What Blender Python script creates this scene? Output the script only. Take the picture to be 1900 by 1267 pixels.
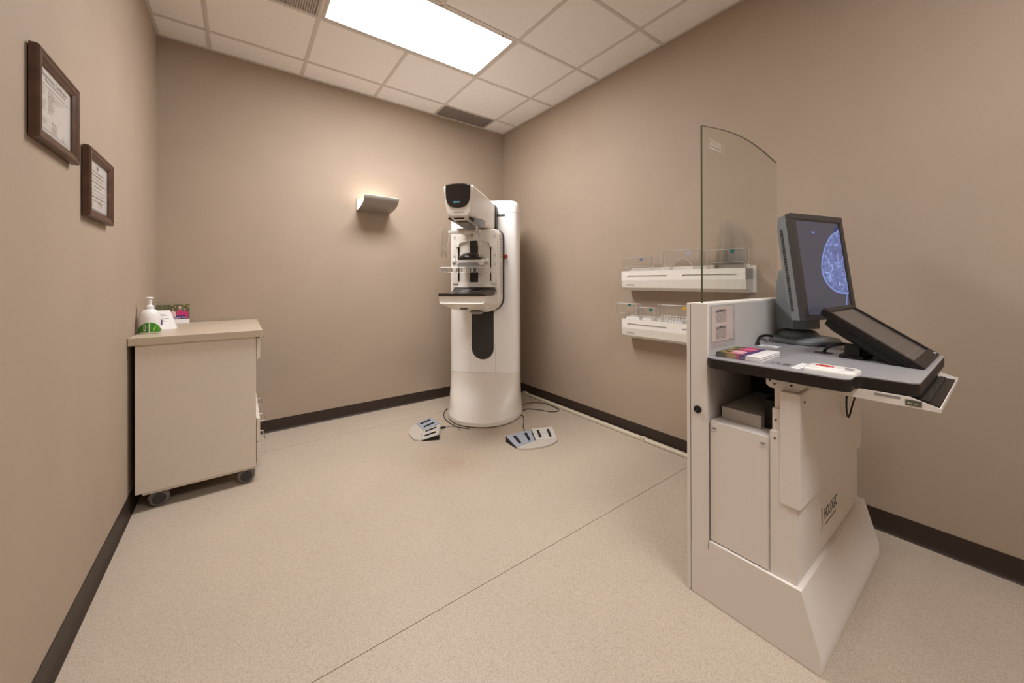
import bpy, bmesh, math, random
from mathutils import Vector, Matrix

random.seed(7)
S = bpy.context.scene
for o in list(bpy.data.objects):
    bpy.data.objects.remove(o)
COL = S.collection

# ------------------------------------------------------------------ room sizes (metres)
W, H = 3.025, 3.011          # width (x), ceiling height; back wall at y = 0
YF = -5.6                    # wall behind the camera
GX0, GY0, T = 0.296, -0.271, 0.61

# ------------------------------------------------------------------ camera
cam_d = bpy.data.cameras.new('camera')
cam = bpy.data.objects.new('camera', cam_d)
COL.objects.link(cam)
yaw, pitch, roll = math.radians(36.814), math.radians(0.085), math.radians(-0.117)
cy, sy, cp, sp, cr, sr = math.cos(yaw), math.sin(yaw), math.cos(pitch), math.sin(pitch), math.cos(roll), math.sin(roll)
fw = Vector((sy * cp, cy * cp, sp)); rt = Vector((cy, -sy, 0)); up = rt.cross(fw)
R_ = cr * rt + sr * up; U_ = -sr * rt + cr * up
cam.matrix_world = Matrix(((R_.x, U_.x, -fw.x, 0.4717), (R_.y, U_.y, -fw.y, -3.6681), (R_.z, U_.z, -fw.z, 1.2329), (0, 0, 0, 1)))
cam_d.sensor_width = 36; cam_d.sensor_fit = 'HORIZONTAL'
cam_d.lens = 687.42 / 1900 * 36
cam_d.shift_x = -(957.65 - 950) / 1900
cam_d.shift_y = -(633.5 - 522.34) / 1900
cam_d.clip_start = 0.02
S.camera = cam

# ------------------------------------------------------------------ world, exposure, key light levels
wd = bpy.data.worlds.new('world'); S.world = wd; wd.use_nodes = True
wd.node_tree.nodes['Background'].inputs[0].default_value = (0.9, 0.8, 0.7, 1)
wd.node_tree.nodes['Background'].inputs[1].default_value = 0.02
S.view_settings.view_transform = 'Standard'; S.view_settings.look = 'None'
S.view_settings.gamma = 1; S.view_settings.use_curve_mapping = False
S.view_settings.exposure = 0.01
TROFFER = 25.0          # emission of the ceiling light panels
TROFFER_W = 15.0       # downward lamp behind each panel's lens, watts
REAR_FILL = 0.78            # output of the added unseen light behind the camera against the visible one
TROFFER_SPREAD = 132   # degrees, the lens throws most light downward
SCONCE_W = 0.95         # watts of the wall sconce lamp
TROFFER_COL = (1.0, 0.985, 0.99)
SCONCE_COL = (1.0, 0.89, 0.79)

# ------------------------------------------------------------------ materials
def srgb(r, g, b):
    f = lambda c: (c / 255 / 12.92) if c / 255 <= .04045 else ((c / 255 + .055) / 1.055) ** 2.4
    return (f(r), f(g), f(b), 1)

def mat(name, col, rough=.5, metal=0., noise=0., nscale=40., bump=0., bscale=200., spec=.5, coat=0., emit=None, estr=0.):
    m = bpy.data.materials.new(name); m.use_nodes = True
    nt = m.node_tree; b = nt.nodes['Principled BSDF']
    b.inputs['Base Color'].default_value = col
    b.inputs['Roughness'].default_value = rough; b.inputs['Metallic'].default_value = metal
    b.inputs['Specular IOR Level'].default_value = spec
    b.inputs['Coat Weight'].default_value = coat
    tc = nt.nodes.new('ShaderNodeTexCoord')
    n = nt.nodes.new('ShaderNodeTexNoise'); n.inputs['Scale'].default_value = nscale; n.inputs['Detail'].default_value = 4
    nt.links.new(tc.outputs['Object'], n.inputs['Vector'])
    mx = nt.nodes.new('ShaderNodeMixRGB'); mx.blend_type = 'MULTIPLY'; mx.inputs[0].default_value = 1
    mx.inputs[1].default_value = col
    mr = nt.nodes.new('ShaderNodeMapRange'); mr.inputs[1].default_value = .25; mr.inputs[2].default_value = .75
    mr.inputs[3].default_value = 1 - (noise or .015); mr.inputs[4].default_value = 1 + (noise or .015)
    nt.links.new(n.outputs['Fac'], mr.inputs[0]); nt.links.new(mr.outputs[0], mx.inputs[2])
    nt.links.new(mx.outputs[0], b.inputs['Base Color'])
    if bump:
        n2 = nt.nodes.new('ShaderNodeTexNoise'); n2.inputs['Scale'].default_value = bscale; n2.inputs['Detail'].default_value = 2
        nt.links.new(tc.outputs['Object'], n2.inputs['Vector'])
        bp = nt.nodes.new('ShaderNodeBump'); bp.inputs['Strength'].default_value = bump; bp.inputs['Distance'].default_value = .001
        nt.links.new(n2.outputs['Fac'], bp.inputs['Height']); nt.links.new(bp.outputs[0], b.inputs['Normal'])
    if emit:
        b.inputs['Emission Color'].default_value = emit; b.inputs['Emission Strength'].default_value = estr
    return m

def clear(name, tint=(.95, .95, .93), rough=.03, gl=1.0, milk=0.0):
    m = bpy.data.materials.new(name); m.use_nodes = True; nt = m.node_tree
    nt.nodes.remove(nt.nodes['Principled BSDF'])
    out = nt.nodes['Material Output']
    tr = nt.nodes.new('ShaderNodeBsdfTransparent'); tr.inputs[0].default_value = (*tint, 1)
    g = nt.nodes.new('ShaderNodeBsdfGlossy'); g.inputs['Roughness'].default_value = rough
    # Schlick reflectance, the same from both sides of the thin sheet
    fr = nt.nodes.new('ShaderNodeLayerWeight'); fr.inputs[0].default_value = .5
    pw = nt.nodes.new('ShaderNodeMath'); pw.operation = 'POWER'; pw.inputs[1].default_value = 5
    nt.links.new(fr.outputs['Facing'], pw.inputs[0])
    mu = nt.nodes.new('ShaderNodeMath'); mu.operation = 'MULTIPLY_ADD'; mu.inputs[1].default_value = .9 * min(gl, 1); mu.inputs[2].default_value = .035 * gl
    mu.use_clamp = True
    nt.links.new(pw.outputs[0], mu.inputs[0])
    mx = nt.nodes.new('ShaderNodeMixShader')
    nt.links.new(mu.outputs[0], mx.inputs[0]); nt.links.new(tr.outputs[0], mx.inputs[1]); nt.links.new(g.outputs[0], mx.inputs[2])
    last = mx
    if milk:
        d = nt.nodes.new('ShaderNodeBsdfDiffuse'); d.inputs[0].default_value = (.85, .84, .82, 1)
        m2 = nt.nodes.new('ShaderNodeMixShader'); m2.inputs[0].default_value = milk
        nt.links.new(mx.outputs[0], m2.inputs[1]); nt.links.new(d.outputs[0], m2.inputs[2]); last = m2
    nt.links.new(last.outputs[0], out.inputs[0])
    return m

def emis(name, col, st):
    m = bpy.data.materials.new(name); m.use_nodes = True; nt = m.node_tree
    nt.nodes.remove(nt.nodes['Principled BSDF'])
    e = nt.nodes.new('ShaderNodeEmission'); e.inputs[0].default_value = (*col, 1); e.inputs[1].default_value = st
    nt.links.new(e.outputs[0], nt.nodes['Material Output'].inputs[0])
    return m

WALLC = (0.405, 0.318, 0.242, 1)
def wall_mat():
    m = mat('wall_vinyl', WALLC, rough=.62, noise=.03, nscale=3, bump=.35, bscale=420, spec=.3)
    nt = m.node_tree; b = nt.nodes['Principled BSDF']
    # fine woven streaks
    tc = nt.nodes.new('ShaderNodeTexCoord'); mp = nt.nodes.new('ShaderNodeMapping'); mp.inputs['Scale'].default_value = (60, 60, 900)
    n = nt.nodes.new('ShaderNodeTexNoise'); n.inputs['Scale'].default_value = 1; n.inputs['Detail'].default_value = 2
    nt.links.new(tc.outputs['Object'], mp.inputs[0]); nt.links.new(mp.outputs[0], n.inputs['Vector'])
    mr = nt.nodes.new('ShaderNodeMapRange'); mr.inputs[3].default_value = .955; mr.inputs[4].default_value = 1.045
    nt.links.new(n.outputs['Fac'], mr.inputs[0])
    mx = nt.nodes.new('ShaderNodeMixRGB'); mx.blend_type = 'MULTIPLY'; mx.inputs[0].default_value = 1
    src = b.inputs['Base Color'].links[0].from_socket
    nt.links.new(src, mx.inputs[1]); nt.links.new(mr.outputs[0], mx.inputs[2]); nt.links.new(mx.outputs[0], b.inputs['Base Color'])
    return m

def floor_mat():
    m = mat('floor_vinyl', (0.50, 0.420, 0.336, 1), rough=.45, noise=.04, nscale=2.2, spec=.4)
    nt = m.node_tree; b = nt.nodes['Principled BSDF']
    tc = nt.nodes.new('ShaderNodeTexCoord')
    n = nt.nodes.new('ShaderNodeTexNoise'); n.inputs['Scale'].default_value = 330; n.inputs['Detail'].default_value = 3; n.inputs['Roughness'].default_value = .7
    nt.links.new(tc.outputs['Object'], n.inputs['Vector'])
    cr_ = nt.nodes.new('ShaderNodeValToRGB')
    cr_.color_ramp.elements[0].position = .36; cr_.color_ramp.elements[0].color = (.72, .67, .60, 1)
    cr_.color_ramp.elements[1].position = .52; cr_.color_ramp.elements[1].color = (1.0, 1.0, 1.0, 1)
    e = cr_.color_ramp.elements.new(.68); e.color = (1.10, 1.08, 1.05, 1)
    nt.links.new(n.outputs['Fac'], cr_.inputs[0])
    mx = nt.nodes.new('ShaderNodeMixRGB'); mx.blend_type = 'MULTIPLY'; mx.inputs[0].default_value = 1
    src = b.inputs['Base Color'].links[0].from_socket
    nt.links.new(src, mx.inputs[1]); nt.links.new(cr_.outputs[0], mx.inputs[2])
    # worn brownish stain in front of the machine (its own shape on the vinyl)
    n3 = nt.nodes.new('ShaderNodeTexNoise'); n3.inputs['Scale'].default_value = 9; n3.inputs['Detail'].default_value = 5
    nt.links.new(tc.outputs['Object'], n3.inputs['Vector'])
    geo = nt.nodes.new('ShaderNodeNewGeometry')
    vs = nt.nodes.new('ShaderNodeVectorMath'); vs.operation = 'SUBTRACT'; vs.inputs[1].default_value = (1.64, -1.36, 0)
    nt.links.new(geo.outputs['Position'], vs.inputs[0])
    ln = nt.nodes.new('ShaderNodeVectorMath'); ln.operation = 'LENGTH'; nt.links.new(vs.outputs[0], ln.inputs[0])
    m1 = nt.nodes.new('ShaderNodeMapRange'); m1.inputs[1].default_value = .30; m1.inputs[2].default_value = .02; m1.inputs[3].default_value = 0; m1.inputs[4].default_value = .9
    nt.links.new(ln.outputs['Value'], m1.inputs[0])
    m2 = nt.nodes.new('ShaderNodeMath'); m2.operation = 'MULTIPLY'; nt.links.new(m1.outputs[0], m2.inputs[0]); nt.links.new(n3.outputs['Fac'], m2.inputs[1])
    mx2 = nt.nodes.new('ShaderNodeMixRGB'); mx2.blend_type = 'MULTIPLY'; mx2.inputs[2].default_value = (.84, .70, .56, 1)
    nt.links.new(m2.outputs[0], mx2.inputs[0]); nt.links.new(mx.outputs[0], mx2.inputs[1])
    nt.links.new(mx2.outputs[0], b.inputs['Base Color'])
    return m

M = {}
M['wall'] = wall_mat(); M['floor'] = floor_mat()
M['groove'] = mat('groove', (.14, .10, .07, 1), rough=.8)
M['tile'] = mat('ceiling_tile', (.91, .865, .82, 1), rough=.9, noise=.02, nscale=60, bump=.5, bscale=500, spec=.2)
M['grid'] = mat('ceiling_grid', (.66, .60, .54, 1), rough=.5)
M['vent_dark'] = mat('vent_metal', (.24, .205, .18, 1), rough=.5, noise=.05)
M['vent_light'] = mat('vent_white', (.50, .44, .38, 1), rough=.5)
M['black_void'] = mat('duct_dark', (.02, .018, .015, 1), rough=.9)
M['base'] = mat('baseboard_rubber', (.040, .027, .019, 1), rough=.5, noise=.05, nscale=20, spec=.3)
M['race'] = mat('cord_cover', (.62, .54, .42, 1), rough=.45)
M['white'] = mat('machine_white', (.92, .90, .875, 1), rough=.34, noise=.01)
M['cream'] = mat('machine_cream', (.84, .79, .72, 1), rough=.36, noise=.01)
M['whiteg'] = mat('gloss_white', (.82, .78, .72, 1), rough=.2)
M['cart'] = mat('cart_enamel', (.81, .757, .70, 1), rough=.42, noise=.015, nscale=200, bump=.15, bscale=900)
M['cartgrey'] = mat('cart_grey', (.55, .53, .51, 1), rough=.5, noise=.02, nscale=150, bump=.15, bscale=900)
M['seam'] = mat('seam_dark', (.10, .085, .07, 1), rough=.7)
M['rubber'] = mat('black_rubber', (.022, .019, .017, 1), rough=.45)
M['mesh'] = mat('black_mesh', (.035, .032, .03, 1), rough=.65, noise=.35, nscale=300, bump=.6, bscale=600)
M['carbon'] = mat('carbon_black', (.022, .018, .016, 1), rough=.18, coat=.4)
M['visor'] = mat('visor_black', (.012, .010, .010, 1), rough=.08, coat=.6)
M['lcd'] = emis('lcd_cyan', (.25, .75, .95), .8)
M['led'] = emis('led_blue', (.35, .55, 1.0), 2.2)
M['lens'] = emis('light_diffuser', TROFFER_COL, TROFFER)
M['red'] = mat('red_plastic', (.45, .03, .02, 1), rough=.35)
M['grey'] = mat('grey_plastic', (.30, .285, .28, 1), rough=.4)
M['bluegrey'] = mat('blue_grey_plastic', (.36, .36, .40, 1), rough=.4)
M['chrome'] = mat('brushed_nickel', (.62, .58, .53, 1), rough=.25, metal=1)
M['silver'] = mat('silver_paint', (.74, .71, .67, 1), rough=.25, metal=.1)
M['sconce'] = mat('sconce_metal', (.40, .37, .33, 1), rough=.4, metal=.35)
M['sconce_in'] = mat('sconce_inner', (.85, .80, .74, 1), rough=.5)
M['acrylic'] = clear('clear_acrylic', (.975, .97, .955), .04, 1.8, .035)
M['acrylic_e'] = clear('acrylic_edge', (.78, .76, .72), .08, 3.0, .55)
M['fin'] = clear('smoky_acrylic', (.93, .925, .91), .05, .7, .05)
M['glass'] = clear('lead_glass', (.968, .972, .955), .02, .75)
M['pane'] = clear('picture_glass', (.985, .985, .985), .05, .8)
M['glass_e'] = mat('glass_edge_green', (.085, .10, .045, 1), rough=.25)
M['teal'] = mat('teal_sticker', (.005, .17, .15, 1), rough=.4)
M['bluest'] = mat('blue_sticker', (.13, .17, .36, 1), rough=.4)
M['bluest2'] = mat('pale_blue_sticker', (.42, .46, .66, 1), rough=.4)
M['yellow'] = mat('yellow_sticker', (.75, .42, .01, 1), rough=.4)
M['ink'] = mat('ink', (.05, .045, .05, 1), rough=.7)
M['inkgrey'] = mat('ink_grey', (.24, .22, .22, 1), rough=.7)
M['navy'] = mat('logo_navy', (.03, .04, .07, 1), rough=.5)
M['pinklogo'] = mat('logo_pink', (.36, .16, .13, 1), rough=.5)
M['etch'] = mat('etched_white', (.62, .57, .50, 1), rough=.6)
M['paper'] = mat('paper', (.74, .70, .66, 1), rough=.7)
M['paperpink'] = mat('paper_pink', (.78, .67, .61, 1), rough=.7)
M['paperw'] = mat('paper_white', (.86, .84, .83, 1), rough=.6)
M['wood'] = mat('walnut_frame', (.085, .038, .022, 1), rough=.32, noise=.35, nscale=25)
M['cab'] = mat('cabinet_laminate', (.70, .615, .515, 1), rough=.42, noise=.012)
M['cabtop'] = mat('countertop_laminate', (.52, .425, .32, 1), rough=.38, noise=.02)
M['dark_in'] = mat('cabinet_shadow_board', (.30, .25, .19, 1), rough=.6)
M['caster'] = mat('caster_grey', (.17, .15, .14, 1), rough=.5)
M['casterd'] = mat('caster_dark', (.035, .032, .032, 1), rough=.5)
M['bottle'] = mat('bottle_white', (.80, .775, .74, 1), rough=.28)
M['green'] = mat('label_green', (.045, .22, .012, 1), rough=.4, noise=.5, nscale=60)
M['lgreen'] = mat('label_light_green', (.25, .50, .06, 1), rough=.4)
M['purple'] = mat('print_purple', (.09, .03, .16, 1), rough=.5)
M['magenta'] = mat('print_magenta', (.55, .03, .16, 1), rough=.5)
M['pink'] = mat('print_pink', (.72, .22, .30, 1), rough=.5)
M['palepink'] = mat('print_pale_pink', (.78, .50, .52, 1), rough=.5)
M['skin1'] = mat('print_skin', (.45, .24, .15, 1), rough=.5)
M['hair'] = mat('print_dark_hair', (.04, .022, .016, 1), rough=.5)
M['foliage'] = mat('print_foliage', (.10, .11, .045, 1), rough=.5, noise=.8, nscale=90)
M['ochre'] = mat('print_ochre', (.45, .28, .08, 1), rough=.5)
M['mongrey'] = mat('monitor_slate', (.20, .213, .225, 1), rough=.45, bump=.1, bscale=900)
M['monframe'] = mat('monitor_bezel', (.050, .045, .044, 1), rough=.4)
M['monframe2'] = mat('monitor_inner_bezel', (.045, .027, .022, 1), rough=.4)
M['black'] = mat('black_plastic', (.010, .008, .007, 1), rough=.4, spec=.35)
M['blackm'] = mat('black_matte', (.012, .010, .009, 1), rough=.55, spec=.3)
M['touch'] = mat('touch_glass', (.085, .075, .07, 1), rough=.22, spec=.6)
M['desk'] = mat('desk_laminate', (.31, .30, .305, 1), rough=.34, noise=.03, nscale=200)
M['deskedge'] = mat('desk_edge', (.020, .014, .011, 1), rough=.5, spec=.3)
M['pedalw'] = mat('pedal_white', (.56, .53, .48, 1), rough=.4)
M['pedalb'] = mat('pedal_blue', (.33, .355, .42, 1), rough=.4)
M['pedalap'] = mat('pedal_apron', (.52, .47, .41, 1), rough=.45)
M['lcdgreen'] = mat('drive_panel', (.10, .105, .07, 1), rough=.4)

def screen_mat():
    m = bpy.data.materials.new('screen_dark'); m.use_nodes = True; nt = m.node_tree
    b = nt.nodes['Principled BSDF']; b.inputs['Base Color'].default_value = (.02, .02, .025, 1); b.inputs['Roughness'].default_value = .25
    b.inputs['Emission Color'].default_value = (.070, .066, .092, 1); b.inputs['Emission Strength'].default_value = .75
    return m
M['screen'] = screen_mat()

def scan_mat():
    m = bpy.data.materials.new('screen_scan'); m.use_nodes = True; nt = m.node_tree
    b = nt.nodes['Principled BSDF']; b.inputs['Base Color'].default_value = (.02, .02, .03, 1); b.inputs['Roughness'].default_value = .3
    tc = nt.nodes.new('ShaderNodeTexCoord')
    n = nt.nodes.new('ShaderNodeTexNoise'); n.inputs['Scale'].default_value = 38; n.inputs['Detail'].default_value = 7; n.inputs['Roughness'].default_value = .62; n.inputs['Distortion'].default_value = 1.6
    nt.links.new(tc.outputs['Object'], n.inputs['Vector'])
    r = nt.nodes.new('ShaderNodeValToRGB')
    r.color_ramp.elements[0].position = .34; r.color_ramp.elements[0].color = (.075, .085, .20, 1)
    r.color_ramp.elements[1].position = .74; r.color_ramp.elements[1].color = (.62, .74, 1.0, 1)
    e = r.color_ramp.elements.new(.52); e.color = (.13, .17, .38, 1)
    e = r.color_ramp.elements.new(.62); e.color = (.28, .36, .72, 1)
    nt.links.new(n.outputs['Fac'], r.inputs[0]); nt.links.new(r.outputs[0], b.inputs['Emission Color'])
    b.inputs['Emission Strength'].default_value = .95
    return m
M['scan'] = scan_mat()
M['scanrim'] = emis('screen_scan_rim', (.26, .34, .70), .9)
M['scandim'] = emis('screen_scan_dim', (.075, .08, .17), .9)

# ------------------------------------------------------------------ mesh helpers
def bbox_box(bm, x0, x1, y0, y1, z0, z1, bev=0, seg=2, mtx=None):
    t = bmesh.new()
    vs = [t.verts.new((x, y, z)) for z in (z0, z1) for y in (y0, y1) for x in (x0, x1)]
    for f in ((0, 2, 3, 1), (4, 5, 7, 6), (0, 1, 5, 4), (2, 6, 7, 3), (1, 3, 7, 5), (0, 4, 6, 2)):
        t.faces.new([vs[i] for i in f])
    if bev:
        bmesh.ops.bevel(t, geom=list(t.edges), offset=bev, segments=seg, profile=.5, affect='EDGES')
    merge(bm, t, mtx)

def merge(bm, t, mtx=None):
    if mtx is not None:
        bmesh.ops.transform(t, matrix=mtx, verts=t.verts)
    me = bpy.data.meshes.new('tmp'); t.to_mesh(me); t.free()
    bm.from_mesh(me); bpy.data.meshes.remove(me)

def box(x0, x1, y0, y1, z0, z1, bev=0, seg=2):
    bm = bmesh.new(); bbox_box(bm, min(x0, x1), max(x0, x1), min(y0, y1), max(y0, y1), min(z0, z1), max(z0, z1), bev, seg); return bm

def prism(pts, axis, lo, hi, bev=0, bm=None, seg=2):
    """pts: 2-D outline; axis 'x': (y,z), 'y': (x,z), 'z': (x,y)"""
    def P(p, h):
        return {'x': (h, p[0], p[1]), 'y': (p[0], h, p[1]), 'z': (p[0], p[1], h)}[axis]
    t = bmesh.new()
    a = [t.verts.new(P(p, lo)) for p in pts]; b = [t.verts.new(P(p, hi)) for p in pts]
    n = len(pts)
    t.faces.new(a); t.faces.new(b[::-1])
    for i in range(n):
        t.faces.new((a[i], b[i], b[(i + 1) % n], a[(i + 1) % n]))
    bmesh.ops.recalc_face_normals(t, faces=t.faces)
    if bev:
        es = [e for e in t.edges if e.calc_face_angle(0) > .5]
        bmesh.ops.bevel(t, geom=es, offset=bev, segments=seg, profile=.5, affect='EDGES', clamp_overlap=True)
    if bm is None:
        return t
    merge(bm, t); return bm

def loft(sections, cap=True, bm=None, closed=True):
    t = bmesh.new()
    rows = [[t.verts.new(p) for p in s] for s in sections]
    n = len(rows[0])
    for a, b in zip(rows, rows[1:]):
        for i in range(n if closed else n - 1):
            t.faces.new((a[i], a[(i + 1) % n], b[(i + 1) % n], b[i]))
    if cap and closed:
        t.faces.new(rows[0][::-1]); t.faces.new(rows[-1])
    bmesh.ops.recalc_face_normals(t, faces=t.faces)
    if bm is None:
        return t
    merge(bm, t); return bm

def lathe(prof, n=32, centre=(0, 0, 0), bm=None):
    secs = [[(centre[0] + r * math.cos(2 * math.pi * i / n), centre[1] + r * math.sin(2 * math.pi * i / n), centre[2] + z) for i in range(n)] for r, z in prof]
    return loft(secs, True, bm)

def cyl(p0, p1, r0, r1=None, n=20, bm=None, bev=0):
    p0, p1 = Vector(p0), Vector(p1); r1 = r0 if r1 is None else r1
    d = (p1 - p0).normalized(); a = d.orthogonal().normalized(); b = d.cross(a)
    L = (p1 - p0).length
    prof = [(r0, 0), (r1, L)] if not bev else [(r0 - bev, 0), (r0, bev), (r1, L - bev), (r1 - bev, L)]
    secs = [[p0 + d * z + (a * math.cos(2 * math.pi * i / n) + b * math.sin(2 * math.pi * i / n)) * r for i in range(n)] for r, z in prof]
    return loft(secs, True, bm)

def tube(pts, r, n=8, bm=None, sub=6):
    P = [Vector(p) for p in pts]
    if sub > 1 and len(P) > 2:      # catmull-rom
        Q = [P[0]] + P + [P[-1]]; out = []
        for i in range(1, len(Q) - 2):
            for k in range(sub):
                t = k / sub; a, b, c, d = Q[i - 1], Q[i], Q[i + 1], Q[i + 2]
                out.append(.5 * ((2 * b) + (c - a) * t + (2 * a - 5 * b + 4 * c - d) * t * t + (3 * b - a - 3 * c + d) * t ** 3))
        out.append(P[-1]); P = out
    secs = []; u = None
    for i, p in enumerate(P):
        d = (P[min(i + 1, len(P) - 1)] - P[max(i - 1, 0)]).normalized()
        if u is None: u = d.orthogonal().normalized()
        u = (u - d * u.dot(d)).normalized(); v = d.cross(u)
        secs.append([p + (u * math.cos(2 * math.pi * k / n) + v * math.sin(2 * math.pi * k / n)) * r for k in range(n)])
    return loft(secs, True, bm)

def rrect(x0, x1, y0, y1, r, n=5, rs=None):
    """rounded rectangle outline, rs = (bl, br, tr, tl) radii"""
    rs = rs or (r, r, r, r); out = []
    for (cx, cy_, a0, rr) in ((x0 + rs[0], y0 + rs[0], 180, rs[0]), (x1 - rs[1], y0 + rs[1], 270, rs[1]), (x1 - rs[2], y1 - rs[2], 0, rs[2]), (x0 + rs[3], y1 - rs[3], 90, rs[3])):
        for k in range(n + 1):
            a = math.radians(a0 + 90 * k / n); out.append((cx + rr * math.cos(a), cy_ + rr * math.sin(a)))
    return out

OFF = {}
def link(name, me, m, parent=None, smooth=40):
    """the mesh is given in its thing's coordinates (or the world's for a top-level mesh)"""
    if m is not None and not me.materials: me.materials.append(m)
    if smooth:
        me.shade_smooth(); me.set_sharp_from_angle(angle=math.radians(smooth))
    o = bpy.data.objects.new(name, me); COL.objects.link(o)
    if smooth:
        wn = o.modifiers.new('weighted_normals', 'WEIGHTED_NORMAL'); wn.keep_sharp = True; wn.weight = 70
    xs = [v.co for v in me.vertices]
    c = Vector([(min(v[i] for v in xs) + max(v[i] for v in xs)) / 2 for i in range(3)])
    if parent is None: c.z = min(v.z for v in xs)
    me.transform(Matrix.Translation(-c))
    po = OFF.get(parent.name, Vector((0, 0, 0))) if parent else Vector((0, 0, 0))
    o.location = c - po; OFF[o.name] = c
    if parent: o.parent = parent
    return o

def part(name, bm, m, parent=None, smooth=40, label=None, kind=None):
    me = bpy.data.meshes.new(name); bm.to_mesh(me); bm.free()
    o = link(name, me, m, parent, smooth)
    if label: o['label'] = label
    if kind: o['kind'] = kind
    return o

def thing(name, label, cat, loc=(0, 0, 0), rz=0, group=None):
    o = bpy.data.objects.new(name, None); COL.objects.link(o); o.empty_display_size = .1
    o.location = loc; o.rotation_euler = (0, 0, rz); o['label'] = label; o['category'] = cat
    if group: o['group'] = group
    OFF[o.name] = Vector((0, 0, 0))
    return o

def world_thing(name, label, cat, loc, group=None):
    """an Empty at loc whose parts are written in world coordinates"""
    o = thing(name, label, cat, loc, 0, group); OFF[o.name] = Vector(loc); return o

def tag(o, label, cat, group=None):
    o['label'] = label; o['category'] = cat
    if group: o['group'] = group
    return o

def struct(name, bm, m, smooth=40):
    o = part(name, bm, m, None, smooth); o['kind'] = 'structure'; return o

def quads(lst, o, xd, yd, m, name, parent, lift=.0005):
    """flat print: rects (u0,u1,v0,v1) or polygons in the plane o + u*xd + v*yd"""
    o, xd, yd = Vector(o), Vector(xd).normalized(), Vector(yd).normalized(); n = xd.cross(yd).normalized() * lift
    bm = bmesh.new()
    for q in lst:
        pts = [(q[0], q[2]), (q[1], q[2]), (q[1], q[3]), (q[0], q[3])] if not isinstance(q[0], tuple) else q
        bm.faces.new([bm.verts.new(o + xd * a + yd * b + n) for a, b in pts])
    return part(name, bm, m, parent, 0, kind='stuff' if len(lst) > 1 else None)

def text(s, size, o, xd, yd, m, name, parent, lift=.0006, align='LEFT', squash=1.0):
    o, xd, yd = Vector(o), Vector(xd).normalized(), Vector(yd).normalized(); n = xd.cross(yd).normalized()
    cu = bpy.data.curves.new('lettering', 'FONT'); cu.body = s; cu.size = size; cu.align_x = align; cu.resolution_u = 3
    tmp = bpy.data.objects.new('lettering', cu); COL.objects.link(tmp)
    bpy.context.view_layer.update()
    me = bpy.data.meshes.new_from_object(tmp.evaluated_get(bpy.context.evaluated_depsgraph_get()))
    bpy.data.objects.remove(tmp); bpy.data.curves.remove(cu)
    mt = Matrix(((xd.x * squash, yd.x, n.x, o.x + n.x * lift), (xd.y * squash, yd.y, n.y, o.y + n.y * lift), (xd.z * squash, yd.z, n.z, o.z + n.z * lift), (0, 0, 0, 1)))
    me.transform(mt); me.materials.clear()
    return link(name, me, m, parent, 0)

def ell(cx, cy_, rx, ry, n=14):
    return [(cx + rx * math.cos(2 * math.pi * k / n), cy_ + ry * math.sin(2 * math.pi * k / n)) for k in range(n)]

# ================================================================== THE ROOM
TH = .1
struct('wall_left', box(-TH, 0, YF - TH, TH, 0, H + .1), M['wall'])
struct('wall_back', box(0, W, 0, TH, 0, H + .1), M['wall'])
struct('wall_right', box(W, W + TH, YF - TH, TH, 0, H + .1), M['wall'])
struct('wall_front', box(0, W, YF - TH, YF, 0, H + .1), M['wall'])

fl = struct('floor', box(-TH, W + TH, YF - TH, TH, -.08, -.003), M['groove'])
ys = [0, -.41, -2.3745, -4.30, YF]
for i in range(4):
    part('floor_sheet', box(0, W, ys[i + 1] + .0016, ys[i] - .0016 if i else 0, -.0032, 0), M['floor'], fl, 0)

def cove(name, fn, lo, hi, axis):
    p = [(0, 0), (.016, 0), (.016, .0025), (.011, .006), (.007, .014), (.0045, .028), (.004, .097), (.0025, .0997), (0, .0997)]
    return struct(name, prism([fn(a, b) for a, b in p], axis, lo, hi), M['base'], 30)
cove('baseboard_left', lambda a, b: (a, b), YF, 0, 'y')
cove('baseboard_back', lambda a, b: (-a, b), 0, W, 'x')
cove('baseboard_right', lambda a, b: (W - a, b), YF, 0, 'y')
cove('baseboard_front', lambda a, b: (YF + a, b), 0, W, 'x')

# ceiling: slab, then tiles and the bars of the grid as its parts
cl = struct('ceiling', box(-TH, W + TH, YF - TH, TH, H + .06, H + .12), M['tile'])
xs = [0] + [GX0 + T * i for i in range(5)] + [W]
yr = [0] + [GY0 - T * i for i in range(9)] + [YF]
skip = {(2, 2), (3, 2), (2, 7), (3, 7), (1, 2), (4, 0)}
b2 = .010
for i in range(6):
    for j in range(10):
        if (i, j) in skip: continue
        part('ceiling_tile', box(xs[i] + b2, xs[i + 1] - b2, yr[j + 1] + b2, yr[j] - b2, H + .004, H + .016), M['tile'], cl, 0)
for x in xs[1:-1]:
    # the line at the middle of each light fitting is interrupted there
    spans = [(YF, 0)] if abs(x - xs[3]) > .01 else [(YF, yr[8]), (yr[7], yr[3]), (yr[2], 0)]
    for a, b in spans:
        part('grid_bar', box(x - .012, x + .012, a, b, H, H + .005), M['grid'], cl, 0)
for y in yr[1:-1]:
    for a, b in zip(xs[:-1], xs[1:]):
        part('grid_bar', box(a + (.012 if a else 0), b - .012, y - .012, y + .012, H, H + .005), M['grid'], cl, 0)
for q in ((0, .018, YF, 0), (W - .018, W, YF, 0)):
    part('wall_angle', box(*q, H - .001, H + .004), M['grid'], cl, 0)
for q in ((0, W, -.018, 0), (0, W, YF, YF + .018)):
    part('wall_angle', box(*q, H - .0012, H + .0038), M['grid'], cl, 0)

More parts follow.
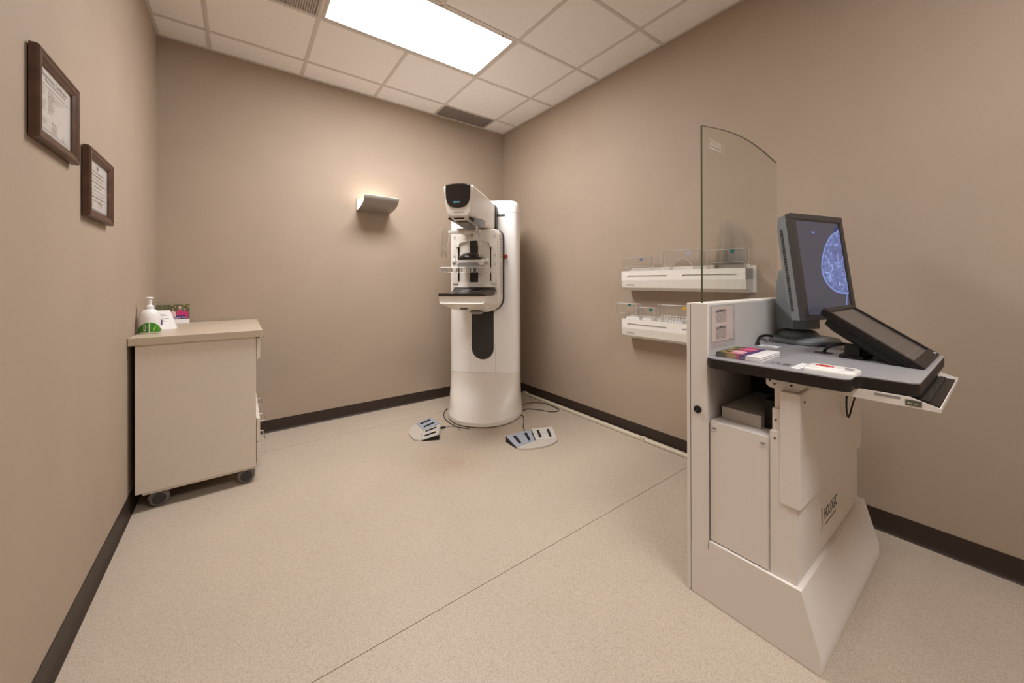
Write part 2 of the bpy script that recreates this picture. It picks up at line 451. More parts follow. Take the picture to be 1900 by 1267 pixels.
# ceiling lights
def troffer(x0, x1, y0, y1, label, lens, watts):
    t = world_thing('ceiling_light', label, 'ceiling light', ((x0 + x1) / 2, (y0 + y1) / 2, H), )
    fr = bmesh.new(); w = .020
    for q in ((x0, x1, y0, y0 + w), (x0, x1, y1 - w, y1), (x0, x0 + w, y0 + w, y1 - w), (x1 - w, x1, y0 + w, y1 - w)):
        bbox_box(fr, *q, H + .001, H + .010, .002, 1)
    for q in ((x0, x1, y0, y0 + .004), (x0, x1, y1 - .004, y1), (x0, x0 + .004, y0, y1), (x1 - .004, x1, y0, y1)):
        bbox_box(fr, *q, H + .010, H + .055)
    part('frame', fr, M['grid'], t)
    ym = (y0 + y1) / 2
    # two shallow lens troughs meeting in a centre seam
    for a, b in ((y0 + w, ym - .003), (ym + .003, y1 - w)):
        n = 8; pts = []
        for k in range(n + 1):
            s = k / n; pts.append((a + (b - a) * s, H + .012 + .010 * math.sin(math.pi * s)))
        pts += [(b, H + .026), (a, H + .026)]
        part('diffuser', prism(pts, 'x', x0 + w, x1 - w), lens, t)
    part('seam_strip', box(x0 + w, x1 - w, ym - .0030, ym + .0030, H + .012, H + .02), M['black'], t)
    la = bpy.data.lights.new('panel_lamp', 'AREA'); la.shape = 'RECTANGLE'; la.size = x1 - x0 - .06; la.size_y = y1 - y0 - .06
    la.energy = watts; la.color = TROFFER_COL; la.spread = math.radians(TROFFER_SPREAD)
    lo = bpy.data.objects.new('panel_lamp', la); COL.objects.link(lo); lo.location = (0, 0, .008); lo.parent = t
    part('latch', box(x1 - .12, x1 - .105, y0 + .004, y0 + .012, H - .002, H + .002), M['seam'], t)
    return t
troffer(xs[2] + .013, xs[4] - .013, yr[3] + .013, yr[2] - .013, 'bright white recessed fluorescent ceiling light above the middle of the room', M['lens'], TROFFER_W)
troffer(xs[2] + .013, xs[4] - .013, yr[8] + .013, yr[7] - .013, 'added recessed ceiling light behind the camera, unseen, placed and dimmed to light the near side', emis('fill_light_diffuser', TROFFER_COL, TROFFER * REAR_FILL), TROFFER_W * REAR_FILL)  # added fill light, unseen; position and output chosen for its effect

# ceiling grilles
def grille(x0, x1, y0, y1, label, m, pitch, slat):
    t = world_thing('ceiling_vent', label, 'vent', ((x0 + x1) / 2, (y0 + y1) / 2, H))
    fr = bmesh.new(); w = .012
    for q in ((x0, x1, y0, y0 + w), (x0, x1, y1 - w, y1), (x0, x0 + w, y0 + w, y1 - w), (x1 - w, x1, y0 + w, y1 - w)):
        bbox_box(fr, *q, H + .002, H + .012)
    part('frame', fr, m, t)
    part('backing', box(x0 + w, x1 - w, y0 + w, y1 - w, H + .018, H + .022), M['black_void'], t)
    bm = bmesh.new(); x = x0 + w + pitch / 2
    while x < x1 - w:
        bbox_box(bm, x - slat / 2, x + slat / 2, y0 + w, y1 - w, H + .004, H + .016); x += pitch
    y = y0 + w + pitch / 2
    while y < y1 - w:
        bbox_box(bm, x0 + w, x1 - w, y - slat / 2, y + slat / 2, H + .0045, H + .0165); y += pitch
    part('louvre_grid', bm, m, t, 0, kind='stuff')
grille(xs[1] + .013, xs[2] - .013, yr[3] + .013, yr[2] - .013, 'light eggcrate ceiling air grille left of the bright ceiling light', M['vent_light'], .0135, .0055)
grille(xs[4] + .013, xs[5] - .013, yr[1] + .013, yr[0] - .02, 'small dark grey ceiling air grille against the back wall', M['vent_dark'], .0135, .0085)

# cord cover on the floor at the right wall
rc = world_thing('cord_cover', 'cream plastic cord cover running along the foot of the right wall', 'cord cover', (W - .033, -1.8, 0))
prof = [(W - .052, 0), (W - .051, .016), (W - .045, .024), (W - .024, .024), (W - .018, .016), (W - .017, 0)]
part('channel', prism(prof, 'y', -1.935, -.50), M['race'], rc, 30)
part('channel', prism(prof, 'y', -2.86, -1.965), M['race'], rc, 30)
part('shadow_strip', box(W - .0555, W - .0515, -2.86, -.50, 0, .0022), M['groove'], rc, 0)  # dark strip imitating the shadow under the cover's front edge
part('coupling', box(W - .056, W - .0165, -1.968, -1.932, 0, .0265, .002), M['race'], rc)
part('end_fitting', box(W - .060, W - .0165, -.50, -.44, 0, .030, .003), M['race'], rc)

# ================================================================== FRAMED CERTIFICATES
def certificate(y0, y1, z0, z1, label, kind):
    t = world_thing('framed_certificate', label, 'picture frame', (0.004, (y0 + y1) / 2, z0))
    xw, xf, w = .004, .026, .034
    c = [(y0, z0), (y1, z0), (y1, z1), (y0, z1)]; ins = [(1, 1), (-1, 1), (-1, -1), (1, -1)]
    prof = [(0, xw), (0, xf - .006), (.004, xf - .001), (.010, xf), (.014, xf - .003), (.022, xf - .003), (.026, xf - .007), (w, xf - .011), (w, xw)]
    for k in range(4):
        (ya, za), (yb, zb) = c[k], c[(k + 1) % 4]; (ia, ja), (ib, jb) = ins[k], ins[(k + 1) % 4]
        part('frame_rail', loft([[(x, ya + ia * d, za + ja * d) for d, x in prof], [(x, yb + ib * d, zb + jb * d) for d, x in prof]]), M['wood'], t, 30)
    p = part('paper', box(xw + .003, xw + .006, y0 + w - .003, y1 - w + .003, z0 + w - .003, z1 - w + .003), M['paper'], t, 0)
    part('pane', box(xw + .0075, xw + .009, y0 + w - .003, y1 - w + .003, z0 + w - .003, z1 - w + .003), M['pane'], t, 0)
    # on the left wall reading direction is +y
    O = (xw + .006, y0 + w, z0 + w); w_, h_ = (y1 - y0 - 2 * w), (z1 - z0 - 2 * w)
    rnd = random.Random(int(abs(y0) * 100)); L = []
    def line(u0, u1, v, hh=.0022):
        u = u0
        while u < u1:
            e = min(u + rnd.uniform(.006, .018), u1); L.append((u, e, v, v + hh)); u = e + .003
    if kind == 1:
        text('Inspection Certificate', .0215, (O[0], O[1] + w_ / 2, O[2] + h_ * .865), (0, 1, 0), (0, 0, 1), M['inkgrey'], 'title', p, align='CENTER')
        line(w_ * .2, w_ * .82, h_ * .815, .004)
        line(w_ * .05, w_ * .95, h_ * .74)
        for k in range(13): line(w_ * .30, w_ * (.30 + rnd.uniform(.1, .18)), h_ * (.70 - .028 * k), .0018)
        for k in range(4): line(w_ * .05, w_ * .2, h_ * (.68 - .03 * k), .0018)
        for k in range(6): line(w_ * .05, w_ * .22, h_ * (.50 - .028 * k), .0018)
        for k in range(3): line(w_ * (.4 + .0 * k), w_ * (.78 - .1 * k), h_ * (.68 - .045 * k), .0018)
        for k in range(4): line(w_ * .04, w_ * .25, h_ * (.23 - .026 * k), .0018)
        for k in range(4): line(w_ * .40, w_ * .56, h_ * (.19 - .028 * k), .0018)
        for k in range(2): line(w_ * .05, w_ * .95, h_ * (.075 - .026 * k), .0016)
        L.append([(w_ * .40, h_ * .31), (w_ * .42, h_ * .25), (w_ * .55, h_ * .24), (w_ * .55, h_ * .225), (w_ * .41, h_ * .235)])
        L.append([(w_ * .73, h_ * .09), (w_ * .80, h_ * .07), (w_ * .79, h_ * .085), (w_ * .755, h_ * .105), (w_ * .745, h_ * .17)])
        quads(L, O, (0, 1, 0), (0, 0, 1), M['inkgrey'], 'print', p)
    else:
        for k, (a, b, hh) in enumerate(((.2, .78, .0045), (.12, .84, .005), (.22, .72, .003), (.08, .88, .005), (.3, .68, .004), (.1, .9, .0022), (.2, .8, .0022), (.12, .86, .005), (.22, .74, .003))):
            line(w_ * a, w_ * b, h_ * (.78 - .072 * k), hh)
        for k in range(4): line(w_ * .03, w_ * .22, h_ * (.20 - .035 * k), .0018); line(w_ * .5, w_ * .72, h_ * (.22 - .035 * k), .0018)
        L.append((w_ * .42, w_ * .52, h_ * .85, h_ * .93))
        quads(L, O, (0, 1, 0), (0, 0, 1), M['inkgrey'], 'print', p)
        B = []
        for k in range(14):
            u = w_ * (.01 + .07 * k); B.append(ell(u + .008, h_ * .025, .010, .006, 8)); B.append(ell(u + .008, h_ * .975, .010, .004, 8))
        B += [(w_ * .97, w_ * .99, h_ * .03, h_ * .97)]
        quads(B, O, (0, 1, 0), (0, 0, 1), M['bluegrey'], 'border_print', p, .0003)
certificate(-2.035, -1.705, 1.645, 1.907, 'upper framed certificate on the left wall, dense small print under a title line', 1)
certificate(-1.59, -1.262, 1.486, 1.754, 'lower framed certificate on the left wall with centred text and a blue scalloped border', 2)

# ================================================================== WALL SCONCE
sc = world_thing('wall_sconce', 'curved grey metal trough wall sconce glowing upward on the back wall', 'wall lamp', (1.50, 0, 1.9))
X0, X1 = 1.352, 1.657
SD = .29
outer = [(0, 1.905)]
for k in range(11):
    a = math.pi / 2 * k / 10
    outer.append((-.04 - (SD - .04) * math.sin(a), 1.905 + .098 * (1 - math.cos(a)) ** .9))
inner = [(y * .985 - .0, z + .004) for y, z in outer[::-1]]
inner[0] = (outer[-1][0] + .004, outer[-1][1])
part('trough', prism(outer + inner, 'x', X0, X1), M['sconce'], sc, 30)
part('liner', prism([(y * .975, z + .0055) for y, z in outer] + [(y * .965 + .001, z + .007) for y, z in outer[::-1]], 'x', X0 + .004, X1 - .004), M['sconce_in'], sc, 30)
part('wall_plate', box(X0 + .003, X1 - .003, -.012, 0, 1.906, 2.012, .001), M['sconce_in'], sc)
part('lamp_tube', cyl((X0 + .04, -.06, 1.945), (X1 - .04, -.06, 1.945), .012), emis('lamp_glow', SCONCE_COL, 3), sc)
ld = bpy.data.lights.new('sconce_lamp', 'AREA'); ld.shape = 'RECTANGLE'; ld.size = .24; ld.size_y = .06; ld.energy = SCONCE_W; ld.color = SCONCE_COL[:3]
lo = bpy.data.objects.new('sconce_lamp', ld); COL.objects.link(lo); lo.location = (0.004, -.085, .065); lo.rotation_euler = (math.radians(180), 0, 0); lo.parent = sc

# ================================================================== CABINET ON CASTERS
cb = world_thing('rolling_cabinet', 'beige laminate cabinet on casters with a tan top, by the left wall', 'cabinet', (.30, -.44, 0))
part('countertop', box(.003, .590, -.887, -.012, .898, .940, .003), M['cabtop'], cb)
part('side_panel', box(.028, .556, -.872, -.852, .100, .898, .0015), M['cab'], cb)
part('side_panel', box(.028, .556, -.040, -.020, .100, .898, .0015), M['cab'], cb)
part('back_panel', box(.028, .040, -.852, -.040, .100, .898), M['cab'], cb)
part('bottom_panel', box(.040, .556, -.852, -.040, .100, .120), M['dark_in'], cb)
part('plinth_rail', box(.055, .545, -.862, -.845, .086, .100), M['cab'], cb)
part('shelf', box(.040, .550, -.852, -.040, .395, .413), M['cab'], cb)
def handle(y0, y1, z, x, par):
    bm = bmesh.new()
    for y in (y0 + .005, y1 - .005): cyl((x, y, z), (x + .030, y, z), .0042, n=10, bm=bm)
    cyl((x + .030, y0, z), (x + .030, y1, z), .0048, n=10, bm=bm)
    part('handle', bm, M['chrome'], par)
def front(z0, z1, x1, hs):
    d = part('drawer_front', box(.558, x1, -.870, -.022, z0, z1, .0015), M['cab'], cb)
    for (a, b, z) in hs: handle(a, b, z, x1, d)
front(.762, .893, .577, ((-.52, -.36, .852),))
front(.250, .392, .577, ((-.76, -.60, .340), (-.36, -.20, .340)))
front(.104, .246, .577, ((-.72, -.54, .205),))
def caster(x, y):
    c = part('caster', cyl((x, y - .012, .043), (x, y + .012, .043), .043, n=28, bev=.006), M['caster'], cb)
    part('hub_cap', cyl((x, y - .0145, .043), (x, y - .0115, .043), .030, n=24), M['casterd'], c)
    bm = box(x - .022, x + .030, y + .0125, y + .018, .035, .088, .004)
    bbox_box(bm, x - .026, x + .034, y - .010, y + .03, .082, .099, .003)
    part('fork', bm, M['casterd'], c)
    bm = bmesh.new()
    t = bmesh.new()
    part('tread_guard', prism([(x - .045 + .0, .05)] + [(x + .047 * math.cos(math.radians(a)), .043 + .047 * math.sin(math.radians(a))) for a in range(170, 10, -15)] + [(x + .040 * math.cos(math.radians(a)), .043 + .040 * math.sin(math.radians(a))) for a in range(15, 170, 15)], 'y', y - .010, y + .010), M['caster'], c)
for x, y in ((.118, -.835), (.508, -.835), (.118, -.09), (.508, -.09)): caster(x, y)

# soap bottle
bt = world_thing('soap_bottle', 'white pump soap bottle with a green label at the wall end of the cabinet', 'bottle', (.056, -.665, .94))
bx, by, bz = .056, -.665, .94
part('bottle_body', lathe([(.040, 0), (.0455, .003), (.047, .012), (.047, .075), (.0465, .095), (.0435, .112), (.036, .128), (.026, .137), (.018, .141), (.018, .146)], 36, (bx, by, bz)), M['bottle'], bt, 60)
pu = part('pump_collar', lathe([(.0185, .141), (.0195, .144), (.0195, .157), (.017, .162), (.010, .164), (.009, .168)], 28, (bx, by, bz)), M['bottle'], bt, 50)
part('pump_stem', lathe([(.0085, .164), (.0085, .182), (.0105, .184), (.0105, .198), (.012, .200)], 20, (bx, by, bz)), M['bottle'], pu, 50)
bm = lathe([(.010, .199), (.017, .202), (.019, .2055), (.0175, .209), (.008, .211)], 24, (bx, by, bz))
part('pump_head', bm, M['bottle'], pu, 50)
def label_patch(a0, a1, zf0, zf1, m, name, lift=.0006, n=16):
    bm = bmesh.new(); rows = []
    for k in range(n + 1):
        a = a0 + (a1 - a0) * k / n; r = .047 + lift; s = k / n
        ca, sa = math.cos(math.radians(a)), math.sin(math.radians(a))
        rows.append((bm.verts.new((bx + r * ca, by + r * sa, bz + zf0(s))), bm.verts.new((bx + r * ca, by + r * sa, bz + zf1(s)))))
    for p, q in zip(rows, rows[1:]): bm.faces.new((p[0], q[0], q[1], p[1]))
    part(name, bm, m, bt, 60)
# facing the camera: direction from the bottle to the camera is about -82 degrees
label_patch(-170, -86, lambda s: .009, lambda s: .015 + .050 * math.sin(math.pi / 2 * s), M['green'], 'label_panel')
label_patch(-80, 2, lambda s: .009, lambda s: .065 - .050 * (1 - math.cos(math.pi / 2 * s)), M['green'], 'label_panel')
label_patch(-113, -103, lambda s: .018, lambda s: .050, M['paperw'], 'barcode_patch', .0011, 4)
label_patch(-110.5, -105.5, lambda s: .022, lambda s: .046, M['ink'], 'barcode', .0014, 3)
label_patch(-66, -52, lambda s: .010 + .018 * s, lambda s: .014 + .04 * s, M['lgreen'], 'leaf_print', .0011, 4)

# leaning leaflet between bottle and photo card
lf = world_thing('leaflet', 'white folded price leaflet leaning behind the soap bottle', 'leaflet', (.115, -.44, .94))
P0 = Vector((.088, -.505, .9415)); xd = Vector((.078, .030, 0)).normalized(); yd = Vector((-.28, .16, .95)).normalized()
nrm = xd.cross(yd)
def sheet(o, xd, yd, w, h, t):
    n = xd.cross(yd).normalized() * t
    return loft([[o, o + xd * w, o + xd * w + yd * h, o + yd * h], [o - n, o + xd * w - n, o + xd * w + yd * h - n, o + yd * h - n]])
lp = part('sheet', sheet(P0, xd, yd, .072, .125, .0012), M['paperw'], lf, 0)
L = [(.008, .008 + .05 * random.random() + .012, .052 + .009 * k, .0545 + .009 * k) for k in range(7)]
quads(L, P0, xd, yd, M['inkgrey'], 'print', lp)
quads([[(.004, .03), (.012, .03), (.020, .062), (.012, .070)]], P0, xd, yd, M['purple'], 'swirl_print', lp)
quads([[(.004, .068), (.012, .075), (.010, .09), (.003, .085)]], P0, xd, yd, M['green'], 'leaf_print', lp)
part('back_flap', sheet(P0 + Vector((.0, .055, 0)), xd, Vector((-.28, -.22, .93)).normalized(), .072, .118, .0012), M['paperw'], lf, 0)

# photo brochure standing at the back wall
def photo_print(o, xd, yd, w, h, par, txt):
    quads([(0, w, h * .22, h)], o, xd, yd, M['foliage'], 'photo_print', par, .0004)
    rnd = random.Random(3)
    quads([(w * a, w * (a + rnd.uniform(.03, .07)), h * b, h * (b + .07)) for a, b in ((.18, .9), (.45, .93), (.55, .86), (.8, .92), (.93, .85))], o, xd, yd, M['ochre'], 'background_print', par, .0006)
    figs = [(.22, .60, 'pink'), (.36, .62, 'pink'), (.50, .70, 'palepink'), (.70, .76, 'magenta'), (.87, .70, 'magenta')]
    for k, (u, top, c) in enumerate(figs):
        quads([[(w * (u - .085), h * .26), (w * (u + .085), h * .26), (w * (u + .09), h * (top - .14)), (w * (u + .05), h * (top - .05)), (w * (u - .05), h * (top - .05)), (w * (u - .09), h * (top - .14))]], o, xd, yd, M[c], 'shirt_print', par, .0008 + .0001 * k)
        quads([ell(w * u, h * (top + .065), w * .042, h * .105)], o, xd, yd, M['hair'] if k != 3 else M['palepink'], 'hair_print', par, .0014)
        quads([ell(w * (u - .006), h * (top + .035), w * .030, h * .075)], o, xd, yd, M['skin1'], 'face_print', par, .0016)
    quads([[(w * .30, h * .22), (w * .90, h * .25), (w * .88, h * .42), (w * .62, h * .42), (w * .58, h * .36), (w * .32, h * .34)]], o, xd, yd, M['purple'], 'banner_print', par, .0018)
    if txt:
        text(txt, h * .115, Vector(o) + Vector(xd) * w * .38 + Vector(yd) * h * .265, xd, yd, M['paperw'], 'lettering', par, .002)
pb = world_thing('photo_brochure', 'brochure showing women in pink shirts, standing against the back wall on the cabinet', 'brochure', (.09, -.04, .94))
xd = Vector((1, .04, 0)).normalized(); yd = Vector((0, .10, 1)).normalized(); P1 = Vector((-.0 + .004, -.065, .941))
pbk = part('cover', sheet(P1, xd, yd, .178, .135, .003), M['paperw'], pb, 0)
photo_print(P1, xd, yd, .178, .135, pbk, 'Imaging & You')

# ================================================================== MAMMOGRAPHY MACHINE
mm = thing('mammography_machine', 'tall white breast imaging machine standing across the far right corner', 'medical machine', (2.4240, -.6010, 0), math.radians(-45))
A = lambda a: .85 - a       # distance out of the corner -> local y
def outline(hw, a_s, af, n, ab=.50, rb=.04, N=28):
    pts = []
    for k in range(N + 1):
        t = math.pi * k / N; c, s = math.cos(t), math.sin(t)
        pts.append((hw * math.copysign(abs(c) ** (2 / n), c), A(a_s + (af - a_s) * abs(s) ** (2 / n))))
    bw = hw - (.96 - ab) * .15          # the flanks draw in towards the back
    pts.append((-bw, A(ab + rb))); pts.append((-bw + rb, A(ab))); pts.append((bw - rb, A(ab))); pts.append((bw, A(ab + rb)))
    return pts
def zsec(pts, z): return [(x, y, z) for x, y in pts]
CO = dict(hw=.325, a_s=.90, af=1.076, n=6.5)
secs = [zsec(outline(.3435, .93, 1.345, 2.15), .006), zsec(outline(.3475, .93, 1.352, 2.15), .012), zsec(outline(.3475, .93, 1.352, 2.15), .042), zsec(outline(.343, .93, 1.342, 2.17), .052)]
for k in range(1, 13):
    z = .052 + (.402 - .052) * k / 12; s = max(0, 1 - (z - .052) / .35); e = min(1, s ** 2.6)
    secs.append(zsec(outline(.325 + .018 * e, .90 + .03 * e, 1.078 + .264 * e, 2.17 + 4.33 * (1 - e) ** 2.2), z))
part('base_cover', loft(secs), M['cream'], mm, 35)
part('floor_gasket', loft([zsec(outline(.335, .93, 1.335, 2.15), 0), zsec(outline(.335, .93, 1.335, 2.15), .007)]), M['rubber'], mm)
part('column', loft([zsec(outline(**CO), .4045), zsec(outline(**CO), 1.868)]), M['white'], mm, 35)
cap = []
for sc_, z in ((1, 1.871), (1, 1.925), (.992, 1.945), (.975, 1.960), (.945, 1.972), (.90, 1.981), (.80, 1.988), (.55, 1.993), (.2, 1.995)):
    o_ = outline(**CO); cap.append([(x * sc_, A(.80) + (y - A(.80)) * sc_, z) for x, y in o_])
part('top_cap', loft(cap), M['white'], mm, 40)
part('seam_gasket', loft([zsec(outline(.3235, .90, 1.0745, 6.5), .400), zsec(outline(.3235, .90, 1.0745, 6.5), .4060)]), M['seam'], mm)
part('seam_gasket', loft([zsec(outline(.3235, .90, 1.0745, 6.5), 1.866), zsec(outline(.3235, .90, 1.0745, 6.5), 1.8725)]), M['grey'], mm)
# lower access panel, hugging the curved column
def curved_plate(x0, x1, z0, z1, lift, hole=None, n=14):
    def ya(x): return A(CO['a_s'] + (CO['af'] - CO['a_s']) * (1 - abs(x / CO['hw']) ** CO['n']) ** (1 / CO['n']) + lift)
    t = bmesh.new(); f_, b_ = [], []
    for k in range(n + 1):
        x = x0 + (x1 - x0) * k / n
        f_.append(((x, ya(x), z0), (x, ya(x), z1)))
    sec = [[(p[0][0], p[0][1], z0), (p[0][0], p[0][1], z1), (p[0][0], p[0][1] + .02, z1), (p[0][0], p[0][1] + .02, z0)] for p in f_]
    return loft(sec)
part('panel_gap', curved_plate(-.1215, .1215, .4015, .6615, .0006), M['grey'], mm, 30)
part('access_panel', curved_plate(-.1195, .1195, .4045, .6595, .0014), M['white'], mm, 30)
def stadium(hw, z0, z1, n=20):
    return [(hw * math.cos(math.pi + math.pi * k / n), z0 + hw + hw * math.sin(math.pi + math.pi * k / n)) for k in range(n + 1)] + [(hw, z1), (-hw, z1)]
part('slot_rim', prism(stadium(.104, .524, 1.66), 'y', A(1.0805), A(1.05)), M['grey'], mm)
part('travel_slot', prism(stadium(.101, .527, 1.66), 'y', A(1.082), A(1.05)), M['mesh'], mm)
part('status_strip', box(.105, .208, A(1.0815), A(1.05), 1.838, 1.850, .001), M['black'], mm)
part('status_light', box(.160, .176, A(1.0822), A(1.08), 1.841, 1.847), M['lcd'], mm)
es = part('emergency_stop', cyl((.217, A(1.074), 1.466), (.217, A(1.086), 1.466), .016, n=20, bev=.002), M['grey'], mm)
part('button_cap', cyl((.217, A(1.086), 1.466), (.217, A(1.106), 1.466), .019, .0165, n=20, bev=.004), M['red'], es)

# --- C-arm carried by the column
def arm(name, pts, a0, a1, m, bev=.006, par=None, label=None):
    return part(name, prism(pts, 'y', A(a1), A(a0), bev), m, par or mm, 35, label)
arm('arm_gasket', rrect(-.195, .2045, .975, 1.697, .09, rs=(.11, .11, .05, .05)), 1.085, 1.135, M['rubber'], .004)
arm('arm_shell', rrect(-.208, .199, .978, 1.690, .10, 8, rs=(.115, .115, .05, .05)), 1.135, 1.300, M['cream'], .012)
body = part('arm_front', prism(rrect(-.204, .206, .985, 1.680, .1, 8, rs=(.10, .10, .045, .045)), 'y', A(1.342), A(1.300), .008), M['cream'], mm, 35)
# raised faceplate with the arched window
n = 14; arch = [(-.150 + .290 * k / n, 1.548 + .036 * math.sin(math.pi * k / n) ** .55) for k in range(n + 1)]
fp = bmesh.new()
prism(rrect(-.196, .190, 1.548 + .0, 1.668, .02, 4, rs=(.001, .001, .03, .03))[0:0] or ([(-.196, 1.545), (-.150, 1.545)] + arch[1:-1] + [(.140, 1.545), (.190, 1.545), (.190, 1.640), (.165, 1.668), (-.170, 1.668), (-.196, 1.640)]), 'y', A(1.356), A(1.338), 0, fp)
prism([(-.196, 1.22), (-.150, 1.22), (-.150, 1.545), (-.196, 1.545)], 'y', A(1.356), A(1.338), 0, fp)
prism([(.140, 1.22), (.190, 1.22), (.190, 1.545), (.140, 1.545)], 'y', A(1.356), A(1.338), 0, fp)
part('faceplate', fp, M['cream'], mm, 30)
for s in (-1, 1):
    part('guide_slot', box(-.0055 + s * .1385 - .005, .0055 + s * .1385 - .005, A(1.3435), A(1.338), 1.245, 1.530), M['black'], mm)
    part('slot_lug', box(-.014 + s * .145 - .005, .014 + s * .145 - .005, A(1.364), A(1.354), 1.530, 1.562, .003), M['cream'], mm)
part('compression_track', prism(rrect(-.046, .024, 1.232, 1.585, .008, 3), 'y', A(1.3445), A(1.338)), M['mesh'], mm)
part('centre_mark', box(-.031, -.022, A(1.3575), A(1.355), 1.615, 1.650, .001), M['black'], mm)
for z in (1.60, 1.44, 1.375):
    for x in (-.185, .160): quads([(x, x + .018, z + .012 * k, z + .012 * k + .0035) for k in range(3)], (0, A(1.3565), 0), (1, 0, 0), (0, 0, 1), M['grey'], 'scale_mark', mm)
# control buttons on the visible flank
for k in range(9):
    z = 1.652 - .026 * k
    part('side_button', box(.1985, .2015, A(1.235), A(1.215), z, z + .016, .001), M['inkgrey'], mm)
part('side_strip', box(.1985, .2010, A(1.232), A(1.217), 1.135, 1.40, .001), M['bluegrey'], mm)
# tube head
part('head_gasket', prism(rrect(-.138, .143, 1.70, 1.930, .03, 5), 'y', A(1.150), A(1.085), .003), M['rubber'], mm, 35)
def headsec(a, dz=0, s=1, ztop=1.932, zbot=1.703, wt=.116, wb=.086):
    zc = (ztop + zbot) / 2; out = []
    base = rrect(-1, 1, -1, 1, .3, 6, rs=(.34, .34, .16, .16))
    for u, v in base:
        z = zc + v * (ztop - zbot) / 2 * s; wv = wb + (wt - wb) * (v + 1) / 2
        out.append((u * wv * s, A(a), z))
    return out
hd = part('tube_head', loft([headsec(1.14, ztop=1.922, zbot=1.690, wt=.133, wb=.128), headsec(1.30, ztop=1.930, zbot=1.690, wt=.130, wb=.122), headsec(1.50, ztop=1.938, zbot=1.700, wt=.121, wb=.104),
    headsec(1.800, ztop=1.926), headsec(1.818, s=.985), headsec(1.828, s=.955), headsec(1.832, s=.90), headsec(1.832, s=.3)]), M['cream'], mm, 35)
vis = [(-.090, 1.930), (-.091, 1.880), (-.088, 1.835), (-.078, 1.802), (-.060, 1.780), (-.035, 1.770), (0, 1.766), (.035, 1.770), (.060, 1.780), (.078, 1.802), (.088, 1.835), (.091, 1.880), (.090, 1.930)]
def visrow(s, a, lo=0):
    return [(x * s, A(a), max(z, lo) if z < 1.93 else z) for x, z in vis]
t_ = bmesh.new()
front_ = [(x, A(1.8375), z) for x, z in vis] + [(x, A(1.8375 - .004 * (1 - abs(x) / .09)), 1.930 + .0) for x in ()]
top_arc = lambda a, h: [(.090 * math.cos(math.pi * k / 10), A(a), 1.928 + h * math.sin(math.pi * k / 10)) for k in range(1, 10)]
sec_f = [(x, A(1.8385), z) for x, z in vis] + top_arc(1.832, .014)
sec_b = [(x, A(1.805), z) for x, z in vis] + top_arc(1.80, .022)
sec_m = [(x * 1.0, A(1.74), max(z, 1.90)) for x, z in vis] + top_arc(1.735, .016)
sec_e = [(x * .92, A(1.66), max(z, 1.905) - .004) for x, z in vis] + [(x * .92, y, z - .012) for x, y, z in top_arc(1.66, .006)]
sec_i = [(x * .93, A(1.8405), 1.85 + (z - 1.85) * .93) for x, y, z in sec_f]
part('display_visor', loft([sec_i, sec_f, sec_b, sec_m, sec_e]), M['visor'], hd, 45)
text('0000.0', .017, (-.032, A(1.8407), 1.800), (1, 0, 0), (0, 0, 1), M['lcd'], 'display_digits', hd, .0008)
text('HOLOGIC', .0155, (-.030, A(1.832), 1.729), (1, 0, 0), (0, 0, 1), M['navy'], 'lettering', hd, .001)
# collimator under the head
cm = part('collimator', loft([[(-.078, A(1.78), 1.704), (.060, A(1.78), 1.704), (.075, A(1.55), 1.704), (-.075, A(1.55), 1.704)],
      [(-.060, A(1.755), 1.690), (.045, A(1.755), 1.690), (.06, A(1.57), 1.672), (-.06, A(1.57), 1.672)]]), M['cream'], mm, 20)
for s in (-1, 1):
    part('slide_rail', box(s * .078 - .008, s * .078 + .008, A(1.795), A(1.52), 1.690, 1.705, .002), M['black'], cm)
part('front_lip', box(-.045, .030, A(1.786), A(1.778), 1.694, 1.706), M['black'], cm)
part('tube_shield_wedge', loft([[(-.055, A(1.74), 1.676), (.04, A(1.74), 1.676), (.06, A(1.56), 1.672), (-.06, A(1.56), 1.672)], [(.0, A(1.66), 1.640), (.035, A(1.66), 1.640), (.045, A(1.58), 1.632), (0, A(1.58), 1.636)]]), M['grey'], cm, 20)
part('side_knob_block', loft([[(.088, A(1.71), 1.712), (.150, A(1.71), 1.700), (.150, A(1.60), 1.700), (.088, A(1.60), 1.712)], [(.075, A(1.71), 1.676), (.133, A(1.71), 1.652), (.133, A(1.60), 1.652), (.075, A(1.60), 1.676)]]), M['bluegrey'], cm, 20)
# face shield
fs = part('shield_bar', box(-.150, .082, A(1.612), A(1.592), 1.612, 1.634, .003), M['whiteg'], mm)
part('shield_mount', box(-.085, -.030, A(1.60), A(1.34), 1.625, 1.655, .004), M['cream'], mm)
part('shield_clip', box(.070, .105, A(1.625), A(1.585), 1.606, 1.645, .004), M['acrylic_e'], mm)
def side_shield(x0, s):
    rows = []
    for z, w in ((1.642, .10), (1.60, .115), (1.54, .115), (1.48, .11), (1.425, .10)):
        dx = s * .018 * ((1.642 - z) / .217)
        rows.append([(x0 + dx, A(1.62), z), (x0 + dx + s * .012, A(1.62 + w), z), (x0 + dx + s * .0145, A(1.62 + w), z), (x0 + dx + s * .0025, A(1.62), z)])
    return loft(rows)
part('clear_face_shield', side_shield(-.140, -1), M['acrylic'], mm)
part('clear_face_shield', side_shield(.095, 1), M['acrylic'], mm)
rim = bmesh.new(); tube([(-.142, A(1.62), 1.642), (-.160, A(1.74), 1.640), (-.178, A(1.73), 1.52), (-.178, A(1.72), 1.425)], .0018, 6, rim, 4)
tube([(.097, A(1.62), 1.642), (.108, A(1.74), 1.640), (.126, A(1.73), 1.52), (.130, A(1.72), 1.425)], .0022, 6, rim, 4)
